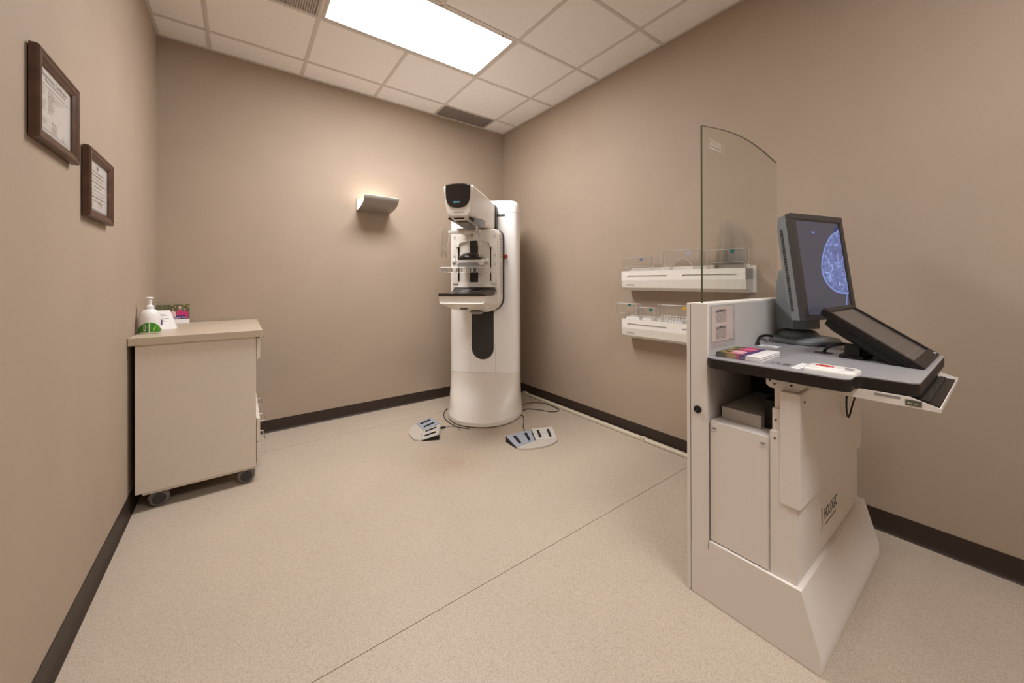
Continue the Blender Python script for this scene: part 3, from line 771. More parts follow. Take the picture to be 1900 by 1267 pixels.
tube([(-.118, A(1.66), 1.60), (-.128, A(1.70), 1.50), (-.150, A(1.70), 1.43)], .0016, 6, rim, 4)
part('shield_rim', rim, M['acrylic_e'], mm)
part('shield_leg', loft([[(.085, A(1.615), 1.62), (.110, A(1.615), 1.62), (.110, A(1.605), 1.62), (.085, A(1.605), 1.62)], [(.098, A(1.60), 1.46), (.108, A(1.60), 1.46), (.108, A(1.595), 1.46), (.098, A(1.595), 1.46)]]), M['acrylic_e'], mm)
# compression unit
cu = part('compression_unit', loft([[(x, A(a), z) for x, z in rrect(-.118 + k, .118 - k, 1.366, 1.420 + dz, .016, 4)] for a, k, dz in ((1.36, .02, .0), (1.47, .004, .0), (1.50, .0, -.001), (1.53, .006, -.008), (1.535, .02, -.016))]), M['whiteg'], mm, 35)
part('unit_cover', loft([[(x * w, A(a), 1.418 + (z - 1.418) * h) for x, z in ([(-.100, 1.418), (-.098, 1.432), (-.080, 1.458), (-.060, 1.472), (-.03, 1.480), (.03, 1.480), (.060, 1.472), (.080, 1.458), (.098, 1.432), (.100, 1.418)])] for a, w, h in ((1.36, .86, 1.0), (1.44, .96, 1.0), (1.50, 1.0, .85), (1.53, .98, .45), (1.535, .9, .2))]), M['carbon'], cu, 45)
for s in (-1, 1):
    k = part('hand_knob', cyl((s * .124, A(1.49), 1.400), (s * .148, A(1.49), 1.400), .024, .029, n=24, bev=.004), M['silver'], cu)
    part('knob_shaft', cyl((s * .100, A(1.49), 1.395), (s * .125, A(1.49), 1.395), .006, n=12), M['silver'], cu)
part('paddle_clamp', prism(rrect(-.085, .088, 1.346, 1.388, .018, 5, rs=(.004, .004, .02, .02)), 'y', A(1.575), A(1.50), .004), M['grey'], cu)
# compression paddle fitted to the unit
pd_ = part('compression_paddle', box(-.175, .178, A(1.70), A(1.545), 1.308, 1.3105), M['acrylic'], mm, 0)
part('paddle_wall', box(-.176, .179, A(1.7025), A(1.700), 1.308, 1.345), M['acrylic'], pd_, 0)
eb = bmesh.new()
for z_ in (1.308, 1.345): tube([(-.178, A(1.55), z_), (-.178, A(1.702), z_), (.181, A(1.702), z_), (.181, A(1.55), z_)], .0018, 5, eb, 1)
part('paddle_edge', eb, M['acrylic_e'], pd_, 0)
part('paddle_wall', box(-.178, -.1755, A(1.70), A(1.55), 1.308, 1.345), M['acrylic_e'], pd_, 0)
part('paddle_wall', box(.1785, .181, A(1.70), A(1.55), 1.308, 1.345), M['acrylic_e'], pd_, 0)
rb = bmesh.new()
for x in (-.14, -.10, -.06, -.02, .02, .06, .10, .14): bbox_box(rb, x, x + .003, A(1.699), A(1.66), 1.3105, 1.338)
part('paddle_rib', rb, M['acrylic_e'], pd_, 0, kind='stuff')
# detector shelf
def dsec(a, hw, zt, zb, ch, cz):
    return [(-hw, A(a), zt), (hw, A(a), zt), (hw, A(a), zb + cz), (hw - ch, A(a), zb), (-hw + ch, A(a), zb), (-hw, A(a), zb + cz)]
def r_(pts): return pts
dt = part('detector_housing', loft([dsec(1.744, .168, 1.127, 1.082, .012, .010), dsec(1.750, .172, 1.129, 1.074, .010, .010), dsec(1.735, .175, 1.129, 1.066, .02, .014),
      dsec(1.66, .182, 1.129, 1.045, .035, .03), dsec(1.56, .190, 1.129, 1.022, .05, .04), dsec(1.44, .197, 1.129, 1.000, .07, .05), dsec(1.32, .200, 1.129, .988, .09, .06)]), M['cream'], mm, 25)
part('detector_plate', prism([(-.177, A(1.753)), (.172, A(1.753)), (.198, A(1.60)), (.198, A(1.40)), (.185, A(1.36)), (-.185, A(1.36)), (-.198, A(1.40)), (-.198, A(1.60))], 'z', 1.1295, 1.150, .0015), M['carbon'], dt, 30)
part('plate_upstand', loft([[(-.185, A(1.44), 1.150), (.185, A(1.44), 1.150), (.185, A(1.352), 1.150), (-.185, A(1.352), 1.150)],
    [(-.184, A(1.392), 1.160), (.184, A(1.392), 1.160), (.184, A(1.352), 1.160), (-.184, A(1.352), 1.160)],
    [(-.178, A(1.372), 1.178), (.178, A(1.372), 1.178), (.178, A(1.352), 1.178), (-.178, A(1.352), 1.178)],
    [(-.165, A(1.362), 1.190), (.165, A(1.362), 1.190), (.165, A(1.352), 1.190), (-.165, A(1.352), 1.190)]]), M['carbon'], dt, 40)
part('lower_fillet', loft([[(-.19, A(1.352), 1.19), (.19, A(1.352), 1.19), (.19, A(1.34), 1.19), (-.19, A(1.34), 1.19)], [(-.185, A(1.346), 1.225), (.185, A(1.346), 1.225), (.185, A(1.34), 1.225), (-.185, A(1.34), 1.225)]]), M['cream'], dt)
part('rotation_dial', cyl((.03, A(1.42), .995), (.03, A(1.42), .972), .058, .048, n=28, bev=.006), M['grey'], dt)
part('slide_latch', box(-.06, .0, A(1.60), A(1.52), 1.018, 1.026, .003), M['grey'], dt)
text('HOLOGIC', .013, (-.045, A(1.672), 1.054), (1, 0, 0), (0, -.35, 1), M['inkgrey'], 'lettering', dt, .004)

# ================================================================== FOOT PEDALS
def bil(c, u, v):
    a, b, d, e = [Vector(x) for x in c]      # low-left, low-right, high-right, high-left
    return (a * (1 - u) + b * u) * (1 - v) + (e * (1 - u) + d * u) * v
def pedal(label, pads, apron, centre, plug):
    t = world_thing('foot_pedal', label, 'foot pedal', centre, 'foot pedals of the machine')
    for corners, m, nm in pads:
        c = [Vector(x) for x in corners]
        o_ = part(nm, loft([[Vector((p.x, p.y, 0)) for p in c], [p - Vector((0, 0, .009)) for p in c]]), M['blackm'], t, 20)
        cc = (c[0] + c[1] + c[2] + c[3]) / 4
        part('tread_plate', loft([[p - Vector((0, 0, .009)) for p in c], [p - Vector((0, 0, .002)) for p in c], [cc + (p - cc) * .975 for p in c]]), m, o_, 20)
        nrm = (c[1] - c[0]).cross(c[3] - c[0]).normalized()
        if nrm.z < 0: nrm = -nrm
        for u in (.20, .68):
            b = loft([[bil(corners, u + du, v) + nrm * .0003 for du, v in ((0, .14), (.12, .14), (.12, .80), (0, .80))], [bil(corners, u + du, v) + nrm * .005 for du, v in ((.01, .16), (.11, .16), (.11, .78), (.01, .78))]])
            part('rubber_grip', b, M['blackm'], o_, 20)
        bm = bmesh.new()
        for u, v, w, h in ((.08, .88, .06, .03), (.45, .90, .12, .02), (.86, .88, .06, .03), (.38, .45, .22, .012), (.38, .55, .22, .012), (.36, .35, .012, .28), (.62, .35, .012, .28)):
            bm.faces.new([bm.verts.new(bil(corners, a, b) + nrm * .0006) for a, b in ((u, v), (u + w, v), (u + w, v + h), (u, v + h))])
        part('icon_print', bm, M['inkgrey'], o_, 0)
    ap = [Vector((x, y, 0)) for x, y in apron]
    top = [Vector((x, y, .012)) for x, y in apron]
    c0 = sum(top, Vector()) / len(top)
    part('heel_apron', loft([ap, [p * 1 - Vector((0, 0, .004)) for p in top], [c0 + (p - c0) * .97 + Vector((0, 0, .001)) for p in top]]), M['pedalap'], t, 30)
    return t
pedal('foot pedal left of the machine base, its two pads facing the left wall', [
    (((1.694, -.757, .015), (1.699, -.588, .015), (1.822, -.612, .05), (1.823, -.784, .05)), M['pedalb'], 'pedal_pad'),
    (((1.601, -.926, .015), (1.689, -.764, .015), (1.818, -.800, .05), (1.725, -.985, .05)), M['pedalw'], 'pedal_pad')],
    [(1.699, -.588), (1.694, -.757), (1.689, -.764), (1.601, -.926), (1.575, -.905), (1.563, -.874), (1.562, -.82), (1.574, -.745), (1.608, -.668), (1.650, -.615)], (1.70, -.80, 0), None)
pedal('foot pedal right of the machine base, its two pads facing the room', [
    (((2.117, -1.474, .015), (2.297, -1.466, .015), (2.347, -1.350, .05), (2.119, -1.332, .05)), M['pedalb'], 'pedal_pad'),
    (((2.308, -1.464, .015), (2.462, -1.535, .015), (2.525, -1.413, .05), (2.365, -1.340, .05)), M['pedalw'], 'pedal_pad')],
    [(2.117, -1.474), (2.118, -1.492), (2.141, -1.522), (2.20, -1.556), (2.262, -1.580), (2.32, -1.588), (2.375, -1.586), (2.43, -1.572), (2.462, -1.548), (2.462, -1.535), (2.308, -1.464), (2.297, -1.466)], (2.32, -1.45, 0), None)
def cable(label, pts, r=.0035, m='black', cat='cable', plug=None):
    t = part('cable', tube(pts, r, 6, sub=5), M[m], None, 60)
    tag(t, label, cat)
    if plug:
        part('plug', cyl(*plug, .0085, .006, n=10), M['blackm'], t)
    return t
z = .004
cable('thin cable looping beside the left flank of the machine base', [(2.098, -.373, z), (2.01, -.479, z), (1.957, -.612, z), (1.946, -.725, z), (1.952, -.80, z), (1.968, -.865, z), (2.02, -.935, z)], .0035, 'blackm')
cable('short cable from the left foot pedal with a black plug', [(1.865, -.798, z + .004), (1.900, -.793, z), (1.935, -.82, z), (1.955, -.86, z), (1.944, -.93, z)], .003, 'grey', plug=((1.828, -.797, .012), (1.868, -.798, .009)))
cable('cable looping from the machine towards the cord cover', [(2.71, -.72, z), (2.80, -.726, z), (2.90, -.76, z), (2.955, -.86, z), (2.950, -.98, z), (2.940, -1.05, z), (2.899, -1.081, z), (2.835, -1.05, z), (2.80, -.98, z), (2.719, -.863, z), (2.64, -.87, z), (2.575, -.91, z)], .0035, 'blackm')
cable('cable running from the machine to the right foot pedal', [(2.54, -.93, z), (2.565, -.96, z), (2.535, -1.02, z), (2.472, -1.105, z), (2.40, -1.19, z), (2.352, -1.29, z), (2.345, -1.338, .010)], .0035, 'blackm')

# ================================================================== WALL RACKS AND CLEAR PADDLES
def rack(zt, label):
    d = .118; xf = W - d; y0, y1 = -2.712, -1.812
    t = world_thing('paddle_rack', label, 'wall rack', (W - .06, (y0 + y1) / 2, zt - .15), 'white wall racks')
    part('back_plate', box(W - .014, W, y0 - .018, y1 - .005, zt - .150, zt + .018, .002), M['whiteg'], t)
    part('back_rail', box(W - .030, W - .014, y0 + .012, y1 - .030, zt - .05, zt + .026, .002), M['whiteg'], t)
    # trough floor and the folded front
    pr = [(W - .016, zt - .148), (xf + .050, zt - .150), (xf + .012, zt - .127), (xf, zt - .070), (xf + .003, zt - .070), (xf + .015, zt - .124), (xf + .051, zt - .146), (W - .016, zt - .144)]
    part('trough', prism(pr, 'y', y0, y1), M['whiteg'], t, 20)
    zs0, zs1 = zt - .046, zt - .034
    fb = bmesh.new()
    bbox_box(fb, xf, xf + .003, y0, y1, zs1, zt); bbox_box(fb, xf, xf + .003, y0, y1, zt - .070, zs0)
    for a, b in ((y0, y0 + .052), (y0 + .398, y0 + .512), (y1 - .055, y1)):
        bbox_box(fb, xf, xf + .003, a, b, zs0, zs1)
    part('front_panel', fb, M['whiteg'], t, 0)
    for a, b in ((y0 + .045, y0 + .405), (y1 - .395, y1 - .048)):
        part('slot_shade_strip', box(xf + .0045, xf + .006, a, b, zs0 - .004, zs1 + .004), M['cartgrey'], t, 0)  # grey strip stands in for the shade inside the slot
    for y in (y1 - .002,):
        part('end_cap', prism([(W - .016, zt - .148), (xf + .050, zt - .150), (xf + .012, zt - .127), (xf, zt - .070), (xf, zt), (W - .05, zt - .0), (W - .016, zt - .02)], 'y', y, y + .003), M['whiteg'], t, 20)
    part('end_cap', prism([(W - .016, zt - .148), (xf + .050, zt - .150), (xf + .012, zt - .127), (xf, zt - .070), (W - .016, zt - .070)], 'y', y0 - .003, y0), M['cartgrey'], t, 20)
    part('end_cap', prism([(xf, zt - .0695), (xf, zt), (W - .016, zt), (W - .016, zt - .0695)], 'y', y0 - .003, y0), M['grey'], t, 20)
    text('HOLOGIC', .0165, (xf + .0088, y1 - .042, zt - .112), (0, -1, 0), (-.2, 0, 1), M['navy'], 'lettering', t, .0015)
    return t
rack(1.316, 'upper white paddle rack on the right wall, partly behind the glass shield')
rack(.944, 'lower white paddle rack on the right wall, its near end hidden by the workstation')

def paddle(label, ya, yb, z0, z1, m=None, sticker=None, arch=None, ribs=0, gable=0, x=W - .060, lip=.045, li=.012):
    """clear compression paddle standing upright in a rack: plate + folded rim"""
    t = world_thing('clear_paddle', label, 'plastic paddle', (x, (ya + yb) / 2, z0), 'clear plastic paddles in the wall racks')
    lo_, hi_ = min(ya, yb), max(ya, yb)
    zb = z0 - .125          # the legs stand on the floor of the rack's trough
    # mounting legs then the wide tray above
    zm = z0 + (z1 - z0) * .42
    if arch:
        pts = [(lo_, z0), (lo_ + .03, z0)]
        n = 12; c0, c1 = lo_ + .05, hi_ - .05
        pts = [(lo_, zb), (c0, zb), (c0, z0)] + [(c0 + (c1 - c0) * k / n, z0 + (z1 - z0) * .62 * math.sin(math.pi * k / n) ** .6) for k in range(1, n)] + [(c1, z0), (c1, zb), (hi_, zb), (hi_, z1), (lo_, z1)]
    else:
        pts = [(lo_ + .012, zb), (lo_ + .024, zb), (lo_ + .024, zm - .012), (lo_ + .034, zm), (hi_ - li - .022, zm), (hi_ - li - .012, zm - .012), (hi_ - li - .012, zb), (hi_ - li, zb), (hi_ - li + .004, zm), (hi_ - .004, zm), (hi_, z1), (lo_, z1), (lo_ + .004, zm)]
    part('plate', prism(pts, 'x', x, x + .0025), M['acrylic'], t, 0)
    rim = bmesh.new()
    bbox_box(rim, x - lip, x, lo_, hi_, z1 - .0025, z1)
    bbox_box(rim, x - lip, x, lo_, lo_ + .0025, zm, z1); bbox_box(rim, x - lip, x, hi_ - .0025, hi_, zm, z1)
    part('rim', rim, M['acrylic'], t, 0)
    ed = bmesh.new()
    ln = [(x, p[0], p[1]) for p in pts]
    for p, q in zip(ln, ln[1:] + ln[:1]): tube([p, q], .0017, 5, ed, 1)
    tube([(x - lip, lo_, zm), (x - lip, lo_, z1), (x - lip, hi_, z1), (x - lip, hi_, zm)], .0017, 5, ed, 1)
    part('edge_bead', ed, M['acrylic_e'], t, 30)
    if ribs:
        rb = bmesh.new()
        for k in range(ribs):
            y = lo_ + (hi_ - lo_) * (k + .5) / ribs
            for r in range(3):
                zc = z0 + .008 + r * .020
                loft([[(x - .004 - .002 * r, y - .006, zc), (x - .004 - .002 * r, y + .006, zc), (x - .004 - .002 * r, y + .006, zc + .014), (x - .004 - .002 * r, y - .006, zc + .014)],
                      [(x - .024, y - .002, zc + .005), (x - .024, y + .002, zc + .005), (x - .024, y + .002, zc + .009), (x - .024, y - .002, zc + .009)]], True, rb)
        part('raised_bumps', rb, M['acrylic_e'], t, 0, kind='stuff')
    if sticker:
        y, z, mm_ = sticker
        part('sticker', box(x - .0035 - (lip if False else 0), x - .0005, y - .011, y + .011, z - .010, z + .011), M[mm_], t, 0)
    return t
paddle('small clear paddle with a blue sticker at the far end of the upper rack', -1.795, -2.060, 1.300, 1.420, sticker=(-1.955, 1.405, 'bluest'), li=.034)
paddle('clear paddle with arched cutout and pale blue sticker in the upper rack', -2.150, -2.420, 1.300, 1.452, sticker=(-2.330, 1.428, 'bluest2'), arch=1)
paddle('wide clear paddle with a teal sticker behind the glass shield, upper rack', -2.450, -2.710, 1.300, 1.435, sticker=(-2.615, 1.424, 'teal'))
fin = world_thing('clear_paddle', 'tall smoky fin-shaped acrylic plate rising from the upper rack, ruled with lines', 'plastic paddle', (W - .035, -2.6, 1.30), 'clear plastic paddles in the wall racks')
fx = W - .040
fpts = [(-2.478, 1.175), (-2.49, 1.300), (-2.535, 1.60), (-2.545, 1.612), (-2.575, 1.613), (-2.61, 1.597), (-2.65, 1.562), (-2.672, 1.540), (-2.680, 1.45), (-2.690, 1.175)]
part('plate', prism(fpts, 'x', fx, fx + .003), M['fin'], fin, 0)
part('fold', loft([[(fx, -2.49, 1.30), (fx + .003, -2.49, 1.30), (fx + .003, -2.515, 1.30), (fx, -2.515, 1.30)], [(fx, -2.535, 1.60), (fx + .003, -2.535, 1.60), (fx + .003, -2.556, 1.605), (fx, -2.556, 1.605)]]), M['fin'], fin, 0)
quads([(2.592, 2.608 + .006 * (k % 5 == 0) + .00025 * k, 1.575 - .0115 * k, 1.5765 - .0115 * k) for k in range(20)], (fx - .0008, 0, 0), (0, -1, 0), (0, 0, 1), M['seam'], 'ruler_marks', fin, .0)
paddle('clear paddle with a teal sticker overhanging the far end of the lower rack', -1.745, -1.945, .928, 1.062, sticker=(-1.845, 1.050, 'teal'), li=.085)
paddle('narrow clear paddle with a dark green sticker, second in the lower rack', -1.95, -2.105, .928, 1.040, sticker=(-2.045, 1.021, 'teal'), x=W - .075)
paddle('clear paddle with rows of bumps and a yellow sticker in the lower rack', -2.125, -2.440, .928, 1.066, sticker=(-2.300, 1.045, 'yellow'), ribs=14)
# white divider cards behind the lower paddles
for k, (a, b) in enumerate(((-1.835, -1.965), (-1.975, -2.065), (-2.080, -2.30))):
    lo_, hi_ = min(a, b), max(a, b)
    o_ = part('divider_card', prism([(lo_, .86), (hi_, .86), (hi_, .948), (hi_ - .012, .962), (lo_ + .022, .962), (lo_ + .010, .955), (lo_, .93)], 'x', W - .092 + .010 * k, W - .090 + .010 * k), M['paperw'], None, 20)
    tag(o_, ['white divider card at the far end of the lower rack', 'small white divider card, second from the far end of the lower rack', 'white divider card behind the bumpy paddle in the lower rack'][k], 'divider', 'white divider cards in the lower rack')

# ================================================================== ACQUISITION WORKSTATION
wx0, wx1 = 1.920, 2.745
ws = world_thing('imaging_workstation', 'white imaging workstation cart with glass shield and grey desk, right foreground', 'workstation', (2.33, -3.08, 0))
part('shield_panel', box(wx0, wx1, -2.9645, -2.8975, .0, 1.150, .004), M['cart'], ws)
part('rear_cover', box(wx0 - .001, wx1 + .001, -2.896, -2.882, .0, 1.148, .003), M['cart'], ws)
part('cover_gap', box(wx0 + .003, wx1 - .003, -2.898, -2.8955, .005, 1.145), M['seam'], ws)
part('inner_panel', box(wx0 + .012, wx1 - .012, -2.9665, -2.9640, .70, 1.143, .0006), M['cartgrey'], ws)
k_ = part('panel_knob', cyl((wx0 + .002, -2.927, .731), (wx0 - .007, -2.927, .731), .0145, n=24, bev=.002), M['blackm'], ws)
part('knob_centre', cyl((wx0 - .006, -2.927, .731), (wx0 - .0085, -2.927, .731), .006, n=16), M['rubber'], k_)
# glass shield, arched top
gx0, gx1, gzt = 1.926, 2.700, 1.845
n = 24; garc = [(gx1 - (gx1 - gx0) * k / n, gzt + .040 * math.sin(math.pi * k / n)) for k in range(n + 1)]
gl = part('glass_shield', prism([(gx0, 1.150), (gx1, 1.150)] + garc, 'y', -2.9445, -2.9385), M['glass'], ws, 0)
part('glass_edge', box(gx0 - .0025, gx0 + .0002, -2.9445, -2.9385, 1.150, gzt), M['glass_e'], gl, 0)
ge = bmesh.new()
for (x0_, z0_), (x1_, z1_) in zip(garc, garc[1:]):
    loft([[(x0_, -2.9445, z0_), (x0_, -2.9385, z0_), (x0_, -2.9385, z0_ + .001), (x0_, -2.9445, z0_ + .001)], [(x1_, -2.9445, z1_), (x1_, -2.9385, z1_), (x1_, -2.9385, z1_ + .001), (x1_, -2.9445, z1_ + .001)]], True, ge)
part('glass_edge', ge, M['glass_e'], gl, 0)
text('HOLOGIC', .038, (2.098, -2.9385, 1.787), (-1, 0, 0), (0, 0, 1), M['etch'], 'lettering', gl, .0006, squash=.62)
quads([(.0, .11, -.012, -.008)], (2.098, -2.9385, 1.787), (-1, 0, 0), (0, 0, 1), M['etch'], 'tagline', gl)
def ribbon_logo(o, xd, yd, s, m, par, nm='logo_figure'):
    # slim looping ribbon figure left of the wordmark
    quads([[(0, -.9 * s), (.06 * s, -.9 * s), (.22 * s, .2 * s), (.20 * s, .9 * s), (.13 * s, 1.0 * s), (.06 * s, .9 * s), (.05 * s, .2 * s), (.12 * s, .2 * s), (.12 * s, .82 * s), (.15 * s, .82 * s), (.15 * s, .2 * s)],
           [(.30 * s, -.5 * s), (.34 * s, -.5 * s), (.15 * s, .3 * s), (.11 * s, .3 * s)]], o, xd, yd, m, nm, par)
ribbon_logo((2.125, -2.9385, 1.785), (-1, 0, 0), (0, 0, 1), .032, M['etch'], gl)
# base plinth with slanted front
part('base_plinth', prism([(-2.897, 0), (-3.311, 0), (-3.311, .058), (-3.261, .235), (-2.967, .235), (-2.967, .2), (-2.897, .2)], 'x', wx0 + .0005, 2.772, .003), M['cart'], ws, 25)
# housing of the computer between panel and column
hb = part('computer_housing', prism([(-2.968, .236), (-3.168, .236), (-3.168, .694), (-3.165, .697), (-2.970, .697), (-2.968, .694)], 'x', 1.934, 2.70), M['cart'], ws, 25)
part('access_door', box(1.9290, 1.9338, -3.164, -2.970, .240, .6968, .001), M['cart'], hb)
for y in (-2.985, -3.150):
    s_ = part('screw', cyl((1.9295, y, .672), (1.9268, y, .672), .0105, n=16), M['silver'], hb)
    part('screw_slot', box(1.9260, 1.9267, y - .006, y + .006, .6705, .6735), M['seam'], hb)
part('housing_lid', box(1.992, 2.68, -3.122, -2.984, .697, .744, .003), M['cartgrey'], ws)
part('recess_shade_block', box(2.02, 2.68, -3.166, -3.124, .697, .80), M['blackm'], ws)  # solid black block in place of the shaded gap beside the lid
part('void_shade_block', box(2.30, 2.68, -3.15, -2.968, .745, .90, .01), M['blackm'], ws)  # black block added for the deep shade under the desk, no real part
# telescopic column
part('column_section', box(1.932, 2.722, -3.247, -3.169, .235, .724, .003), M['cart'], ws)
part('column_section', box(1.940, 2.714, -3.243, -3.174, .60, .800, .003), M['cart'], ws)
part('column_section', box(1.948, 2.706, -3.240, -3.178, .70, .872, .003), M['cart'], ws)
lc = part('lift_cover', box(1.926, 2.730, -3.2585, -3.202, .488, .866, .004), M['cart'], ws)
for z_, x_ in ((.700, 1.9315), (.760, 1.9395), (.885, 1.93)):
    part('rivet', cyl((x_ + .002, -3.185, z_), (x_ - .0012, -3.185, z_), .0035, n=10), M['seam'], ws)
part('screw', cyl((1.965, -3.2575, .835), (1.965, -3.261, .835), .004, n=10), M['seam'], ws)
text('HOLOGIC', .060, (2.222, -3.2475, .343), (1, 0, 0), (0, 0, 1), M['navy'], 'lettering', ws, .0006, squash=.62)
quads([(.01 + .012 * k, .019 + .012 * k, -.024, -.018) for k in range(12)], (2.222, -3.2475, .343), (1, 0, 0), (0, 0, 1), M['inkgrey'], 'tagline', ws)
ribbon_logo((2.190, -3.2475, .350), (1, 0, 0), (0, 0, 1), .048, M['pinklogo'], ws)
# desk
ZD = .945
def arcpts(cx, cy_, r, a0, a1, n=6):
    return [(cx + r * math.cos(math.radians(a0 + (a1 - a0) * k / n)), cy_ + r * math.sin(math.radians(a0 + (a1 - a0) * k / n))) for k in range(n + 1)]
dl, dr = 1.898, 2.762
out = [(1.95, -2.968)] + arcpts(1.928, -2.998, .030, 90, 180, 5) + arcpts(1.928, -3.355, .030, 180, 270, 6) + arcpts(1.965, -3.410, .026, 90, 15, 4) + arcpts(2.022, -3.486, .028, 180, 270, 6)
out = [p for p in out]
mirror = [(dl + dr - x, y) for x, y in out[::-1]]
part('desk_top', prism(out + mirror, 'z', ZD - .003, ZD), M['desk'], ws, 20)
part('desk_edge_band', prism([(2.33 + (x - 2.33) * 1.0015, y) for x, y in out + mirror], 'z', ZD - .039, ZD - .003, .002), M['deskedge'], ws, 20)
br = part('desk_bracket', prism([(-3.153, .906), (-3.153, .876), (-3.166, .866), (-3.245, .866), (-3.260, .880), (-3.260, .906)], 'x', 1.946, 2.70, .003), M['cart'], ws, 25)
for y_, z_ in ((-3.166, .892), (-3.197, .899), (-3.228, .886)):
    part('bracket_hole', box(1.9455, 1.948, y_ - .0035, y_ + .0035, z_ - .003, z_ + .003), M['black_void'], br, 0)
# keyboard tray
tx0, tx1 = 1.980, 2.515
ty = -3.552
tr = part('tray_side', prism([(-3.262, .879), (ty, .879), (ty, .890), (-3.497, .908), (-3.262, .908)], 'x', tx0, tx0 + .003, .0), M['cart'], ws, 20)
part('tray_side', prism([(-3.262, .879), (ty, .879), (ty, .890), (-3.497, .908), (-3.262, .908)], 'x', tx1 - .003, tx1), M['cart'], ws, 20)
part('tray_floor', box(tx0 + .003, tx1 - .003, ty, -3.262, .879, .882), M['cart'], ws, 0)
part('tray_lip', box(tx0, tx1, ty - .003, ty, .878, .891, .0008), M['whiteg'], ws)
part('tray_slot', box(tx0 - .0006, tx0 + .001, -3.478, -3.425, .897, .904), M['grey'], ws, 0)
dv = part('drive_panel', box(tx0 - .0012, tx0 + .001, -3.520, -3.488, .8845, .9005), M['lcdgreen'], ws, 0)
quads([(.004, .008, .009, .010), (.004, .008, .006, .007), (.0075, .0085, .006, .010), (.0115, .0135, .007, .009), (.018, .0205, .0065, .008), (.022, .024, .007, .008)], (tx0 - .0012, -3.488, .8835), (0, -1, 0), (0, 0, 1), M['paperw'], 'drive_icons', dv)
kb = world_thing('keyboard', 'black keyboard lying in the pull-out tray below the desk', 'keyboard', (2.27, -3.49, .882))
tiltk = Matrix.Translation((2.27, -3.478, .8835)) @ Matrix.Rotation(math.radians(4), 4, 'X')
bm = bmesh.new(); bbox_box(bm, -.25, .22, -.072, .068, 0, .009, .003, 2, tiltk); part('keyboard_body', bm, M['black'], kb)
bm = bmesh.new()
for r in range(6):
    for c in range(17):
        x = -.235 + c * .0262; y = -.018 - .0 + (r - 2) * .0185 + .012
        bbox_box(bm, x, x + .023, y - .008, y + .008, .009, .0135, 0, 1, tiltk)
part('keys', bm, M['rubber'], kb, 0, kind='stuff')
# round cable outlet in the desk
part('cable_outlet', lathe([(.030, .0), (.030, .0012), (.018, .0015)], 24, (2.362, -3.213, ZD)), M['rubber'], ws)
# dangling cord loop
tag(part('cable', tube([(2.405, -3.30, .885), (2.385, -3.285, .83), (2.380, -3.280, .77), (2.41, -3.275, .715), (2.452, -3.272, .682), (2.49, -3.275, .72), (2.525, -3.285, .79), (2.515, -3.30, .885)], .0032, 6, sub=5), M['black'], None, 60), 'thin black cord loop hanging below the desk', 'cable')
# notice sheet in its sleeve on the panel
nt_ = world_thing('chart_sheet', 'pinkish paper with two printed tables in a plastic sleeve on the shield panel', 'paper', (2.04, -2.967, .99))
ps = part('sheet', box(1.950, 2.128, -2.9685, -2.9672, .996, 1.134), M['paperpink'], nt_, 0)
part('sleeve', box(1.938, 2.150, -2.9695, -2.9690, .972, 1.140), clear('sleeve_film', (.985, .98, .98), .15, 1.0, .03), nt_, 0)
Lg = []
for (u0, u1, v0, v1) in ((.030, .118, .072, .124), (.030, .118, .006, .058)):
    for k in range(7): v = v0 + (v1 - v0) * k / 6 * .88; Lg.append((u0, u1, v, v + .0007 + (.0010 if k == 6 else 0)))
    for k in range(10): u = u0 + (u1 - u0) * k / 9; Lg.append((u, u + .0008, v0, v1 * .0 + v0 + (v1 - v0) * .88))
    Lg.append((u0, u1, v1 - .001, v1)); Lg.append((u0 + .03, u1 - .03, v1 - .0045, v1 - .0022))
    for k in range(5): Lg.append((u0 + .004 + .017 * k, u0 + .014 + .017 * k, v1 - .0100, v1 - .0065))
    Lg += [(u0 + .003 + (u1 - u0) * c / 9, u0 + .0075 + (u1 - u0) * c / 9, v0 + (v1 - v0) * .88 * (r + .35) / 6, v0 + (v1 - v0) * .88 * (r + .6) / 6) for c in range(9) for r in range(6) if (c * 7 + r * 3) % 4]
quads(Lg, (1.950, -2.9685, .998), (1, 0, 0), (0, 0, 1), M['ink'], 'table_print', ps, .0003)

